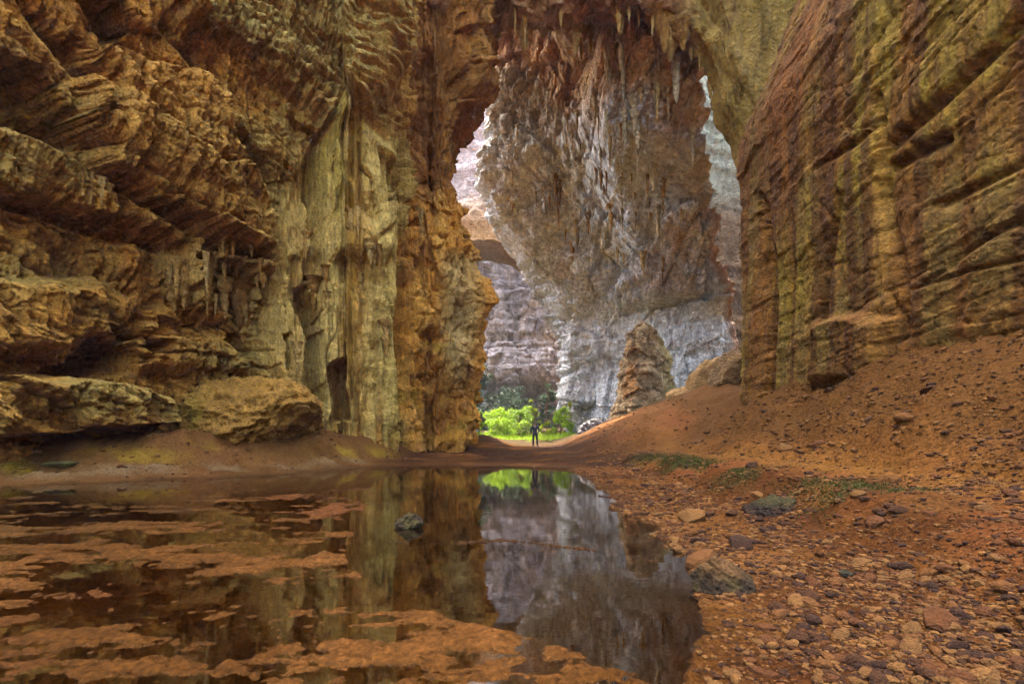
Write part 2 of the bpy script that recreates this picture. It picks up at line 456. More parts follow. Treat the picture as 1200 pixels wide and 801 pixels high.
f1, f2, idb = worley2(S * 0.9, Z * 1.3, 131)
D = D + bould * (1.0 + 0.9 * (idb - 0.4) - 0.5 * np.exp(-((f2 - f1) / 0.12) ** 2))
P[..., 0] += n[:, None, 0] * D; P[..., 1] += n[:, None, 1] * D
P[..., 2] += lw * 0.25 * fbm3(P, 0.9, 2, 141)
NL = grid_normals(P)
upn = np.abs(NL[..., 2]) * np.sign(NL[..., 2]) * (-1 if NL[400, 100, 0] * n[400, 0] < 0 else 1)
# colours
mot = fbm3(P, 0.35, 4, 151); mot2 = fbm3(P, 0.9, 3, 155)
c = np.ones(P.shape) * TAN
c = mixc(c, OCHRE, sst(-0.1, 0.35, mot) * 0.8); c = mixc(c, np.array((0.33, 0.25, 0.055)), sst(-0.1, 0.3, fbm3(P, 0.22, 3, 161)) * 0.7)
c = mixc(c, BROWN, sst(0.15, 0.5, mot2) * 0.55)
c = mixc(c, np.array((0.34, 0.26, 0.06)), 0.85 * inside([(185, -40), (205, 20), (290, 60), (395, 150), (440, 130), (475, 60), (470, -40)], 25))
c = mixc(c, OLIVE, 0.8 * inside([(-40, 45), (40, 75), (92, 140), (90, 178), (40, 165), (-40, 138)], 5))
c = mixc(c, OLIVE * 0.7, 0.85 * inside([(250, 128), (285, 150), (318, 205), (316, 262), (300, 230), (262, 170)], 5))
c = mixc(c, OLIVE * 0.8, 0.7 * inside([(95, 0), (150, 0), (150, 55), (120, 48)], 5))
c = mixc(c, TAN * 0.98, 0.6 * big)
fc = np.ones(P.shape) * FLOW
fc = mixc(fc, OLIVE * 1.25, sst(0.0, 0.5, fbm2(S * 1.3, Z * 0.05, 3, 171)) * 0.7)
fc = mixc(fc, BROWN * 1.2, sst(0.1, 0.45, fbm2(S * 3.1, Z * 0.07, 3, 173)) * 0.75)
fc = mixc(fc, TAN, sst(0.1, 0.5, fbm2(S * 0.8, Z * 0.08, 3, 175)) * 0.6)
fc = mixc(fc, OLIVE, sst(425, 455, px0) * 0.6)
c = c * (1 - flow_m[..., None]) + fc * flow_m[..., None]
c = mixc(c, FLOW * 0.85, 0.6 * drape)
c = mixc(c, FLOW, 0.5 * inside([(300, 240), (370, 225), (370, 470), (340, 470), (310, 400), (300, 330)], 20))
pc = np.ones(P.shape) * OCHRE * 1.1
pc = mixc(pc, TAN * 1.1, sst(-0.2, 0.4, fbm2(S * 1.2, Z * 0.1, 3, 181)))
pc = mixc(pc, BROWN * 1.2, sst(0.05, 0.45, fbm3(P, 0.3, 3, 185)) * 0.8)
pc = mixc(pc, OLIVE, sst(0.2, 0.5, fbm3(P, 0.4, 3, 189)) * 0.7)
pc = mixc(pc, BROWN * 1.1, 0.7 * sst(17, 24, Z))
pc = mixc(pc, np.array((0.42, 0.32, 0.11)), 0.6 * inside([(520, 300), (566, 300), (560, 400), (540, 450), (520, 420)], 14))
c = c * (1 - pil_m[..., None]) + pc * pil_m[..., None]
c = mixc(c, DUST, sst(0.45, 0.8, upn) * 0.75 * (1 - flow_m) * (1 - pil_m))
c = mixc(c, DUST, 0.7 * (1 - sst(0.3, 1.6, Z)))
fullL = cap_rows(P, n, (46, 58, 72, 88, 104), (0, -1, 0, 3, 14))
cc = np.concatenate([c, np.repeat(c[:, -1:], 5, 1)], 1)
i0 = int(np.argmin(np.abs(px0[:, 0] - 292) + 1e4 * (P[:, 0, 1] > 31) + 1e4 * (ss < 30)))
i1 = int(np.argmin(np.abs(px0[:, 0] - 450) + 1e4 * (P[:, 0, 1] > 38)))
def sub(name, G, Cc, a, b, mat, flip):
    V = G[a:b + 1]; k = V.shape[0]
    return link(name, mesh_np(name, V.reshape(-1, 3), grid_faces(k, V.shape[1], flip), Cc[a:b + 1].reshape(-1, 3)), mat)
FLIPL = True
o = o_left = sub('cave_wall_left', fullL, cc, 0, i0, M_left, FLIPL)
tag(o, 'ochre bedded cave wall with overhanging ledges and small hollows beside the pool', 'cave wall', kind='structure')
o_flow = sub('flowstone_curtain', fullL, cc, i0, i1, M_flow, FLIPL)
tag(o_flow, 'tall grey-green fluted flowstone curtain at the end of the ochre wall', 'flowstone', kind='thing')
o_pil = sub('rock_pillar', fullL, cc, i1, len(ss) - 1, M_flow, FLIPL)
tag(o_pil, 'orange brown knobbly rock pillar rising beside the cave opening', 'rock pillar', kind='thing')
WALL_L = P

# ================================================================== RIGHT WALL
RP = [(24, -22), (15, -6), (13, 3), (12.2, 9), (11.9, 14), (11.7, 19), (11.6, 22.5), (12.2, 24.8), (14.2, 26.4), (19, 28.5), (32, 32)]
def wr(C):
    X, Y = C[:, 0], C[:, 1]
    px = 600 + X / np.maximum(Y, 1) * F
    w = 1.0 / np.maximum(np.hypot(X, Y), 8) * np.where((Y > 10) & (Y < 26), 1.0, 0.5)
    return np.where((px < 1260) & (Y > 5), w, w * 0.08)
P, n, ss = wall_grid(RP, 480, 400, lambda X, Y: np.clip(0.98 * np.maximum(Y, 12) + 4, 10, 32), -1, zbot=0.0, wfn=wr)
S = np.broadcast_to(ss[:, None], P.shape[:2]); Z = P[..., 2]; px0, py0 = topx(P)
corner = sst(20.5, 24.5, P[..., 1])
wob = 0.9 * fbm3(P, 0.12, 3, 221)
bedz = Z + 0.5 * wob + 0.13 * P[..., 1]
bedz = bedz + 0.9 * noise2(bedz * 0.42, S * 0.03, 225) + 0.3 * noise2(bedz * 1.3, S * 0.05, 227)
D = 0.45 * fbm3(P, 0.09, 2, 203) + 0.09 * fbm3(P, 0.6, 3, 207)
D = D + 0.18 * facets(S * 0.22, bedz * 0.5, 341) + 0.16 * facets(S * 0.7, bedz * 1.6, 345) + 0.08 * facets(S * 1.8, bedz * 4, 349)
strat_w = 1 - 0.65 * sst(16.5, 20.5, P[..., 1])
D = D + strat_w * (0.13 * strata(bedz / 2.9, 204, 0.1) + (0.25 + 0.75 * sst(-0.2, 0.4, fbm3(P, 0.15, 2, 223))) * (0.06 * strata(bedz / 0.7, 208, 0.1) + 0.05 * strata(bedz / 0.22, 212, 0.1)))
f1, f2, idc = worley2(S * 0.28, bedz * 0.6, 231)
D = D + strat_w * (0.14 * (idc - 0.5) - 0.14 * np.exp(-((f2 - f1) / 0.05) ** 2))
D = D + 0.11 * fbm2(S * 1.2, Z * 0.10 + 0.2 * wob, 3, 241, True) + 0.10 * fbm2(S * 3.6, Z * 0.2, 3, 245, True) + 0.05 * fbm3(P, 2.6, 3, 249)
D = D * 0.45
D = D + corner * (0.35 * fbm2(S * 0.8, Z * 0.06, 3, 251, True))
D = D - 0.10 * sst(0.55, 0.8, fbm2(S * 0.55 + 0.2 * wob, Z * 0.05, 2, 253, True))
PD = P.copy(); PD[..., 0] += n[:, None, 0] * D; PD[..., 1] += n[:, None, 1] * D
along_r = lambda pts, w: 0.6 * along(pts, w * 0.8)
px, py = topx(PD); front = P[..., 1] > 6
qx, qy = px + 6 * fbm3(P, 0.6, 3, 295), py + 6 * fbm3(P, 0.6, 3, 297)
D = D - 0.6 * along_r([(1038, 170), (1090, 130), (1150, 70), (1215, 10)], 9) - 0.6 * along_r([(1040, 195), (1075, 178), (1110, 165)], 8)
D = D - 0.35 * along_r([(955, 195), (1000, 165), (1035, 140)], 5) - 0.3 * along_r([(1060, 395), (1058, 330), (1045, 260), (1036, 190), (1030, 110)], 7)
D = D + 0.12 * along_r([(1042, 420), (1040, 330), (1030, 240), (1022, 150), (1025, 60)], 9)
D = D - 0.35 * along_r([(1080, 330), (1140, 290), (1210, 245)], 4) - 0.3 * along_r([(1068, 338), (1130, 318), (1210, 300)], 3)
D = D - 0.35 * along_r([(1100, 240), (1150, 215), (1210, 190)], 6)
D = D - 0.5 * along_r([(900, 460), (905, 330), (890, 230)], 6) - 0.4 * along_r([(965, 420), (972, 300), (985, 230)], 4)
D = D + 0.6 * inside([(960, 380), (1000, 370), (1050, 380), (1052, 440), (960, 450)], 8)
P[..., 0] += n[:, None, 0] * D; P[..., 1] += n[:, None, 1] * D
P[..., 0] += sst(12, 22, P[..., 1]) * np.clip(Z - 16.5, 0, 30) * 0.42
NR = grid_normals(P)
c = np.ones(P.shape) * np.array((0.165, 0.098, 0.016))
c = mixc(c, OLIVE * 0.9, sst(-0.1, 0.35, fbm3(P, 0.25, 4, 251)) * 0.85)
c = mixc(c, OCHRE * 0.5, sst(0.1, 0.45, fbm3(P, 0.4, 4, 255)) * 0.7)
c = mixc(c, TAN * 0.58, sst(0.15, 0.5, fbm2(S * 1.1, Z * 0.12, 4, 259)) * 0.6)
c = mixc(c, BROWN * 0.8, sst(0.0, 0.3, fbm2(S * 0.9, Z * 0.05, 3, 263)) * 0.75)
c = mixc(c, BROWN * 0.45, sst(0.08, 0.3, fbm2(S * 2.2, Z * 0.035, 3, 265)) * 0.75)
c = mixc(c, TAN * 0.75, 0.3 * along([(1042, 420), (1040, 330), (1030, 240), (1022, 150), (1025, 60)], 10))
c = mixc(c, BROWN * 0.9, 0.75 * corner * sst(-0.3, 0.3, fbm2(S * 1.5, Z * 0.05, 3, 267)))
c = mixc(c, BROWN * 1.1, 0.6 * inside([(912, -20), (960, -20), (955, 90), (930, 150), (905, 200), (900, 120)], 12))
c = mixc(c, DUST, sst(0.5, 0.85, np.abs(NR[..., 2])) * 0.3)
fullR = cap_rows(P, n, (34, 37), (2, 9))
cc = np.concatenate([c, np.repeat(c[:, -1:], 2, 1)], 1)
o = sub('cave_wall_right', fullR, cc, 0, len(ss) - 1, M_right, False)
tag(o, 'olive brown cave wall with slanting bedding above the gravel slope', 'cave wall', kind='structure')

# ================================================================== CENTRAL MASSIF (hung with stalactites) and the ceiling
nu, nv = 360, 430
v = np.linspace(0, 1, nv); zA = -1 + v * 47.0
YA = np.interp(zA, [-1, 6, 15, 22, 30, 36, 41, 46], [58, 58, 57, 53.5, 49, 45.5, 43, 41])
pyA = HZ - (zA - H) / YA * F
ly = [-40, 45, 100, 130, 200, 225, 265, 300, 335, 380, 430, 470, 520]
lx = [575, 580, 576, 574, 573, 590, 602, 632, 655, 672, 676, 670, 672]
ry = [-40, 60, 90, 150, 200, 250, 300, 360, 420, 520]
rx = [835, 824, 817, 821, 831, 842, 852, 863, 872, 880]
XL = (np.interp(pyA, ly, lx) - 600) / F * YA; XR = (np.interp(pyA, ry, rx) - 600) / F * YA
u = np.concatenate([np.linspace(-0.6, 0, 40, endpoint=False), np.linspace(0, 1, nu - 70), np.linspace(1, 1.5, 31)[1:]])
uc = np.clip(u, 0, 1)[:, None]; back = (np.maximum(-u, 0) + np.maximum(u - 1, 0))[:, None]
P = np.zeros((len(u), nv, 3))
P[..., 0] = XL * (1 - uc) + XR * uc + np.where(u < 0, 1, -1)[:, None] * back * 5 * np.minimum(1, back * 4)
P[..., 1] = YA[None] + back * 45 - 2.2 * np.sin(np.pi * uc) + 1.0
lean = sst(0.40, 0.55, uc) * np.interp(zA, [16, 26, 31, 46], [0, 3.5, 7.5, 8])[None] - 13 * (1 - uc) ** 1.3
P[..., 0] *= (P[..., 1] - lean) / P[..., 1]; P[..., 1] -= lean
P[..., 2] = zA[None]
P[..., 2] -= (P[..., 2] - H) * lean / YA[None]
Z = P[..., 2]; px0, py0 = topx(P); front = np.broadcast_to((u > -0.2)[:, None], px0.shape)
n2d = np.stack([np.clip((uc[:, 0] - 0.62) * 2.2, -1, 1) ** 3 - 0.35, -np.ones(len(u)) * np.where(back[:, 0] > 0.02, 0.15, 1)], -1)
n2d /= np.linalg.norm(n2d, axis=1, keepdims=True)
smooth_low = sst(345, 372, py0) * sst(672, 700, px0)
facA = 1.3 * facets(P[..., 0] * 0.22, Z * 0.16, 351) + 0.7 * facets(P[..., 0] * 0.6, Z * 0.4, 355) + 0.35 * facets(P[..., 0] * 1.5, Z * 1.1, 359)
D = 2.2 * fbm3(P, 0.055, 3, 303) + 1.0 * fbm3(P, 0.2, 3, 307) * (1 - 0.7 * smooth_low)
D = D + facA * (1 - 0.65 * smooth_low)
drip = (1 - smooth_low) * sst(60, 160, py0)
D = D + drip * (1.1 * fbm3(P, 0.34, 3, 311, (1, 1, 0.28), True) + 0.75 * fbm3(P, 0.9, 4, 315, (1, 1, 0.3), True)) + 0.35 * fbm3(P, 1.1, 3, 319)
f1, f2, idc = worley2(P[..., 0] * 0.35, Z * 0.16, 331)
D = D + drip * (1.4 * (idc - 0.5))
fr = Z * 1.6 / 1.0 + 0.4 * fbm3(P, 0.2, 2, 335)
D = D + smooth_low * (0.3 * fbm2(P[..., 0] * 0.5, Z * 0.03, 3, 341, True) + 0.25 * strata(fr / 5, 345))
qx, qy = px0 + 7 * fbm3(P, 0.3, 3, 395), py0 + 7 * fbm3(P, 0.3, 3, 397)
D = D + 1.3 * inside([(660, 300), (700, 300), (722, 318), (715, 342), (668, 348)], 7)
D = D + 0.9 * inside([(700, 260), (760, 240), (815, 250), (828, 340), (775, 352), (735, 365), (700, 345)], 6)
D = D - 1.3 * along([(728, 366), (775, 358), (830, 344)], 3)
D = D - 3.0 * inside([(668, 476), (694, 474), (690, 488), (680, 500), (666, 512)], 3)
D = D + 1.4 * inside([(690, 20), (760, 20), (815, 60), (812, 130), (780, 190), (730, 200), (700, 130)], 16)
D = D - 1.6 * inside([(744, -5), (758, 0), (768, 55), (750, 58)], 5) - 1.2 * inside([(786, 55), (800, 60), (808, 105), (794, 105)], 4)
D = D + 1.0 * inside([(590, 230), (640, 240), (660, 330), (640, 320), (605, 270)], 8)
P[..., 0] += n2d[:, None, 0] * D; P[..., 1] += n2d[:, None, 1] * D
mot = fbm3(P, 0.22, 4, 351); mo2 = fbm3(P, 0.6, 4, 355)
c = np.ones(P.shape) * TAN * 0.95
c = mixc(c, BROWN * 1.3, sst(0.0, 0.4, mot) * 0.7); c = mixc(c, OLIVE * 1.2, sst(0.05, 0.4, fbm3(P, 0.15, 3, 361)) * 0.3)
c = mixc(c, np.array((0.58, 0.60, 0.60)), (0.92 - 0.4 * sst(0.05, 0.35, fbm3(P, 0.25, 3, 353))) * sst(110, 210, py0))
warm_bounce = 1 - sst(60, 150, py0)
c = mixc(c, np.array((0.42, 0.19, 0.08)), 0.55 * warm_bounce)  # warm bounce glow painted into the upper rock colour
c = mixc(c, np.array((0.36, 0.31, 0.19)), 0.8 * inside([(566, 80), (610, 75), (650, 110), (655, 180), (610, 225), (566, 200)], 14))
pale = np.maximum(inside([(600, 165), (650, 150), (690, 190), (760, 200), (770, 260), (740, 330), (690, 320), (665, 260), (640, 210)], 24) * sst(-0.4, -0.05, mo2 + 0.05),
                  0.75 * inside([(690, 360), (850, 345), (850, 480), (690, 480)], 14) * sst(-0.45, 0.1, fbm3(P, 0.4, 3, 365, (1, 1, 0.2))))
c = mixc(c, PALE * np.array((1.2, 1.26, 1.26)), 0.97 * pale)  # bluish white skylight painted over the pale rock
c = mixc(c, np.array((0.40, 0.37, 0.34)), 0.7 * inside([(672, 380), (735, 370), (730, 500), (670, 510)], 12))
c = mixc(c, np.array((0.46, 0.24, 0.10)), 0.65 * inside([(740, 290), (790, 270), (820, 300), (800, 345), (745, 355)], 12) * sst(-0.2, 0.3, fbm3(P, 0.5, 3, 371, (1, 1, 0.15))))
c = mixc(c, np.array((0.5, 0.24, 0.09)), 0.75 * sst(0.93, 0.99, uc) * sst(220, 300, py0))  # warm light on the right edge, put into the colour
c = mixc(c, np.array((0.66, 0.69, 0.70)), (0.4 + 0.5 * sst(-0.25, 0.15, fbm3(P, 0.45, 3, 381, (1, 1, 0.3)))) * (1 - 0.6 * sst(740, 800, px0) * (1 - sst(320, 370, py0))) * sst(90, 190, py0) * (1 - sst(0.9, 0.98, uc)))  # skylight lift painted into the rock colour
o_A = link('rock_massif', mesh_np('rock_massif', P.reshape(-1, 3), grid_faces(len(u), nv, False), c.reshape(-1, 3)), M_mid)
tag(o_A, 'huge rock face with white patches of mineral and painted skylight and hanging drips behind the gravel slope', 'rock face', kind='structure')
GA = P.copy()

# ceiling: front face, lip, then the underside running back
nx, nt = 360, 230
Xc = np.linspace(-26, 34, nx)
pxl = 600 + Xc / 36.0 * F
lipy = np.interp(pxl, [350, 440, 470, 540, 575, 600, 690, 730, 800, 820, 838, 862, 900, 960, 1100], [12, 10, 22, 30, 26, 18, 10, 20, 40, 72, 104, 195, 260, 300, 330])
zl = H - (lipy - HZ) / F * 36.0
t = np.linspace(0, 1, nt)
Yp = np.interp(t, [0, 0.18, 0.30, 0.42, 0.8, 1], [31.0, 34.0, 35.0, 36.5, 56, 80])
zo = np.interp(t, [0, 0.18, 0.30, 0.42, 0.8, 1], [75, 5.0, 0.6, 0.0, 8.5, 20])  # front face carried up out of view to block the sun
P = np.zeros((nx, nt, 3)); P[..., 0] = Xc[:, None] * (1 + 0.012 * (Yp[None] - 36)); P[..., 1] = Yp[None]; P[..., 2] = zl[:, None] + zo[None]
rg0 = sst(9, 13, P[..., 0])
lf0 = 1 - sst(2, 8, P[..., 0])
P[..., 1] = np.where(P[..., 1] > 36.5, 36.5 + (P[..., 1] - 36.5) * (1 - 0.58 * lf0), P[..., 1])
P[..., 2] += rg0 * np.clip(P[..., 1] - 36.5, 0, 99) * 0.8
P[..., 1] = np.where(P[..., 1] > 36.5, 36.5 + (P[..., 1] - 36.5) * (1 - 0.8 * rg0), P[..., 1])
N0 = grid_normals(P); N0 *= -np.sign(N0[nx // 2, int(nt * .6), 2]) if N0[nx // 2, int(nt * .6), 2] != 0 else 1
D = 1.3 * fbm3(P, 0.08, 3, 403) + 1.1 * fbm3(P, 0.3, 3, 407) + 0.75 * fbm3(P, 0.7, 3, 411, (1, 1, 0.4), True) + 0.2 * fbm3(P, 1.8, 3, 415)
D = D + 0.8 * facets(P[..., 0] * 0.4, (P[..., 1] + P[..., 2]) * 0.3, 361) + 0.4 * facets(P[..., 0] * 1.1, (P[..., 1] + P[..., 2]) * 0.8, 365)
smooth_in = sst(38, 41, P[..., 1]) * (1 - sst(6, 8, P[..., 0]))
D = D * (1 - 0.6 * smooth_in)
rgt = sst(11, 14, P[..., 0])
D = D + rgt * 0.5 * strata((P[..., 0] * 0.8 + P[..., 2] * 0.5) / 1.1, 421)
D = D * (1 - 0.5 * rgt)
P = P + N0 * D[..., None]
c = np.ones(P.shape) * np.array((0.36, 0.20, 0.08))
c = mixc(c, BROWN, sst(0.0, 0.4, fbm3(P, 0.3, 4, 431)) * 0.75); c = mixc(c, OLIVE, sst(0.1, 0.4, fbm3(P, 0.16, 3, 435)) * 0.6)
c = mixc(c, np.array((0.44, 0.24, 0.09)), 0.7 * smooth_in)  # orange bounce light painted into the underside
c = mixc(c, OLIVE * 1.1, 0.7 * rgt)
GC = P.copy()
o_ceil = link('cave_ceiling', mesh_np('cave_ceiling', P.reshape(-1, 3), grid_faces(nx, nt, True), c.reshape(-1, 3)), M_ceil)
tag(o_ceil, 'brown cave ceiling with a ragged lip above the opening', 'cave ceiling', kind='structure')

# ================================================================== SECOND ARCH, FAR CLIFF, PALE WALL BEHIND THE SLIT
AY = 90.0
arc = catmull([at(x, y, AY)[[0, 2]] for x, y in [(480, 420), (505, 345), (530, 300), (555, 282), (580, 281), (606, 296), (636, 334), (655, 380), (664, 425), (664, 470), (662, 530)]], 34)
ta = np.gradient(arc, axis=0); ta /= np.linalg.norm(ta, axis=1, keepdims=True)
na = np.stack([-ta[:, 1], ta[:, 0]], -1)
prof = np.concatenate([np.linspace(-1, 0, 40, endpoint=False), np.linspace(0, 1, 120) ** 1.15])
P = np.zeros((len(arc), len(prof), 3))
off = np.where(prof < 0, 0.0, prof * 48); yb = np.where(prof < 0, -prof * 16, prof * 10)
bulge = np.where(prof < 0, -prof * 1.6, 0)
P[..., 0] = arc[:, None, 0] + na[:, None, 0] * (off + bulge)[None]
P[..., 2] = arc[:, None, 1] + na[:, None, 1] * (off + bulge)[None]
P[..., 1] = AY + yb[None]
D = 1.5 * fbm3(P, 0.07, 4, 503) + 0.9 * fbm3(P, 0.3, 4, 507, (1, 1, 0.5), True)
D = D + 0.5 * strata((P[..., 2] + 0.8 * fbm3(P, 0.1, 2, 509)) / 2.6, 511)
P[..., 1] -= D; P[..., 0] += na[:, None, 0] * 0.5 * D; P[..., 2] += na[:, None, 1] * 0.5 * D
c = np.ones(P.shape) * np.array((0.46, 0.30, 0.14))
c = mixc(c, np.array((0.33, 0.25, 0.17)), sst(0, 0.4, fbm3(P, 0.12, 4, 521)))
c = mixc(c, np.array((0.42, 0.40, 0.42)), sst(40, 52, P[..., 2]) * 0.9)
o = link('rock_arch', mesh_np('rock_arch', P.reshape(-1, 3), grid_faces(len(arc), len(prof), False), c.reshape(-1, 3)), M_arch)
tag(o, 'tan sunlit rock arch framing the far cliff', 'rock arch', kind='structure')

def cliff(name, x0, x1, z1, Y, nx, nz, seed, colfn, dispfn, mat, label, slope=0.05):
    X = np.linspace(x0, x1, nx); Zz = np.linspace(-2, z1, nz)
    P = np.zeros((nx, nz, 3)); P[..., 0] = X[:, None]; P[..., 2] = Zz[None]; P[..., 1] = Y + slope * Zz[None]
    px, py = topx(P)
    D = dispfn(P, px, py)
    P[..., 1] -= D
    o = link(name, mesh_np(name, P.reshape(-1, 3), grid_faces(nx, nz, False), colfn(P, px, py).reshape(-1, 3)), mat)
    tag(o, label, 'cliff', kind='structure')
    return o
def dC(P, px, py):
    D = 3.0 * fbm3(P, 0.04, 4, 603) + 1.8 * fbm3(P, 0.22, 4, 607, (1, 1, 0.35), True)
    w = P[..., 2] + 1.2 * fbm3(P, 0.08, 3, 611)
    D = D + 1.6 * facets(P[..., 0] * 0.16, P[..., 2] * 0.12, 371) + 0.9 * facets(P[..., 0] * 0.45, P[..., 2] * 0.3, 375)
    D = D + 0.35 * strata(w / 4.2, 615) + 0.25 * strata(w / 1.6, 619)
    ov = sst(446, 456, py)                       # undercut horizontal beds at the cliff foot
    D = D - ov * 3.2 + ov * 1.5 * strata(P[..., 2] / 2.2, 623)
    return D
def cC(P, px, py):
    c = np.ones(P.shape) * np.array((0.42, 0.39, 0.40))
    c = mixc(c, np.array((0.56, 0.50, 0.47)), sst(0, 0.35, fbm3(P, 0.2, 4, 631, (1, 1, 0.4))) * 0.8)
    c = mixc(c, np.array((0.17, 0.15, 0.16)), sst(0.05, 0.35, fbm3(P, 0.13, 4, 635)) * 0.8)
    c = mixc(c, np.array((0.13, 0.15, 0.17)), sst(444, 460, py) * 0.7)
    c = mixc(c, np.array((0.42, 0.22, 0.16)), 0.4 * sst(630, 660, px) * sst(430, 460, py))
    return c
cliff('far_cliff', -46, 46, 75, 128, 300, 300, 600, cC, dC, M_far, 'grey mauve far cliff with dark ledges at its foot beyond the arch')
def dE(P, px, py): return 2.0 * fbm3(P, 0.08, 4, 703) + 0.8 * fbm3(P, 0.4, 4, 707, (1, 1, 0.3), True) + 0.5 * strata(P[..., 2] / 1.7 + P[..., 0] * 0.2, 711)
def cE(P, px, py):
    c = np.ones(P.shape) * np.array((0.24, 0.26, 0.19))
    c = mixc(c, np.array((0.12, 0.15, 0.07)), sst(0, 0.4, fbm3(P, 0.25, 4, 721)) * 0.7)
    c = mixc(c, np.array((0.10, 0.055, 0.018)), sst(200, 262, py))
    return c
cliff('pale_cliff', 16, 60, 80, 84, 160, 220, 700, cE, dE, M_arch, 'pale greenish rock wall seen through the narrow slit beside the massif', 0.1)

# ================================================================== GROUND
YS_X = [-60, -40, -25, -15.5, -10, -7.5, -4, 0, 2.8, 4, 6, 40]
YS_Y = [2, 5, 10, 14.5, 19, 24.0, 25.4, 25.2, 24.0, 22, 18, 10]
XS_Y = [-10, 2, 2.9, 4.7, 5.7, 8, 12, 17, 21, 24, 27, 60]
XS_X = [0.4, 0.7, 1.15, 1.9, 2.15, 2.4, 2.5, 2.85, 2.7, 3.4, 5, 9]
DEEP = [(548, 558), (660, 552), (700, 572), (770, 622), (825, 668), (815, 720), (790, 800), (735, 775), (640, 735), (560, 720), (470, 690), (420, 655), (440, 600), (470, 560)]
def smax(a, b, k): 
    h = np.clip(0.5 + 0.5 * (a - b) / k, 0, 1)
    return b * (1 - h) + a * h + k * h * (1 - h)
def ground_z(X, Y, detail=True):
    X = np.asarray(X, float); Y = np.asarray(Y, float)
    P = np.stack([X, Y, np.zeros_like(X)], -1)
    px, py = topx(P)
    wx = 0.35 * fbm2(X * 0.5, Y * 0.5, 3, 801) + 0.28 * fbm2(X * 1.9, Y * 1.9, 4, 803)
    xs = np.interp(Y, XS_Y, XS_X)
    offr = X - xs + wx * np.clip(Y / 8, 0.5, 1.5)
    near = 1 - sst(4, 8, Y)
    gr = np.interp(offr, [-6, -2, -0.6, 0, 1.0, 2.1, 2.9, 4.6, 6.4, 9.6, 13, 40], [-0.6, -0.35, -0.12, 0, 0.10, 0.22, 0.70, 0.92, 2.15, 3.95, 5.0, 9])
    far = sst(24, 32, Y)
    grf = np.interp(X, [-2, 4, 6, 9, 13, 40], [0.3, 0.75, 1.6, 3.0, 4.6, 9])
    gr = gr * (1 - far) + (grf * (1 - sst(45, 65, Y)) + 1.2 * sst(45, 65, Y)) * far
    e = Y - np.interp(X, YS_X, YS_Y) + wx * 1.2
    left = 1 - sst(-8.5, -5.5, X)
    gl = np.interp(e * 0.75, [-9, -3, -1, 0, 0.8, 2.2, 4.0, 7, 14], [-0.5, -0.22, -0.08, 0, 0.10, 0.35, 1.25, 1.8, 2.4])
    gf = np.interp(e, [-9, -3, -1, 0, 1, 3.5, 7, 10.5, 14, 20, 36, 60, 100, 200], [-0.5, -0.25, -0.1, 0, 0.10, 0.30, 0.50, 0.80, 0.55, 0.6, 1.0, 2.0, 4.0, 4])
    gf = gf + 1.05 * np.exp(-((X + 2.6) / 2.4) ** 2 - ((Y - 41) / 3.5) ** 2)
    gl = gl + 0.45 * np.exp(-((X + 14.2) / 2.2) ** 2 - ((Y - 20.5) / 1.8) ** 2) + 0.5 * np.exp(-((X + 11.5) / 2.0) ** 2 - ((Y - 25) / 2.2) ** 2)
    gl = gl * left + gf * (1 - left)
    pool = -0.16 + 0 * X
    inn = sst(-18, 14, poly_sd(px, py, DEEP)) * (Y > 1.5)
    ax, ay = X * 0.9 + 0.25 * Y, Y * 2.1 - 0.2 * X
    bars = 0.6 * fbm2(ax, ay, 4, 811) + 0.5 * fbm2(ax * 0.45 + 3, ay * 0.5, 3, 815, True)
    base = np.interp(py, [545, 580, 620, 680, 740, 800, 900], [-0.08, -0.042, -0.024, -0.022, -0.026, -0.024, -0.02])
    mud = base + 0.078 * bars + 0.045 * fbm2(ax * 2.2, ay * 2.0, 4, 817, True) - 0.012 + 0.016 * fbm2(ax * 9, ay * 7, 3, 819)
    pool = mud * (1 - inn) + (-0.22 + 0.05 * bars) * inn
    rid = 0 * X
    for pts, hgt, w in (([at(455, 632, 1), at(480, 634, 1), at(560, 633, 1), at(690, 641, 1)], 0.225, 0.026), ([at(690, 641, 1), at(760, 655, 1), at(850, 664, 1)], 0.222, 0.022),
                        ([at(700, 563, 1), at(760, 615, 1), at(830, 640, 1)], 0.1, 0.2)):
        q = [(p[0] / (H - p[2]) * H, H / (H - p[2])) for p in pts]
        rid = np.maximum(rid, hgt * np.exp(-(line_d(X + 0.3 * wx, Y + 0.35 * noise2(X * 1.1, Y * 0 + 3.3, 85), q) / (w * 3)) ** 2) * (1 + 0.10 * noise2(X * 2.3, Y * 1.1, 83)) * inn)
    pool = pool + rid
    g = smax(smax(pool, gr, 0.06), gl, 0.06)
    g = g + np.interp(-Y, [12, 22, 45, 110, 900], [0, 2, 6, 14, 14])     # unseen slope added behind the camera to bounce sunlight in
    if detail:
        land = sst(0.02, 0.35, g)
        P[..., 2] = g
        g = g + land * (0.10 * fbm2(X * 0.8, Y * 0.8, 4, 821) + 0.035 * fbm2(X * 3.1, Y * 3.1, 3, 825))
        lbk = (1 - sst(-8.5, -5.5, X)) * sst(0.02, 0.25, g)
        g = g + lbk * (0.30 * fbm2(X * 0.9, Y * 1.6, 4, 827) + 0.13 * fbm2(X * 3.5, Y * 4.5, 3, 829))
        fbk = sst(0.02, 0.25, g) * sst(-7, -4, X) * (1 - sst(5, 8, X)) * sst(24, 27, Y) * (1 - sst(34.5, 35.5, Y) * (1 - sst(36.5, 38, Y)) * sst(0.2, 1.2, X) * (1 - sst(2.4, 3.2, X)))
        g = g + fbk * (0.16 * fbm2(X * 0.7, Y * 1.3, 4, 847) + 0.07 * fbm2(X * 3, Y * 3, 3, 848))
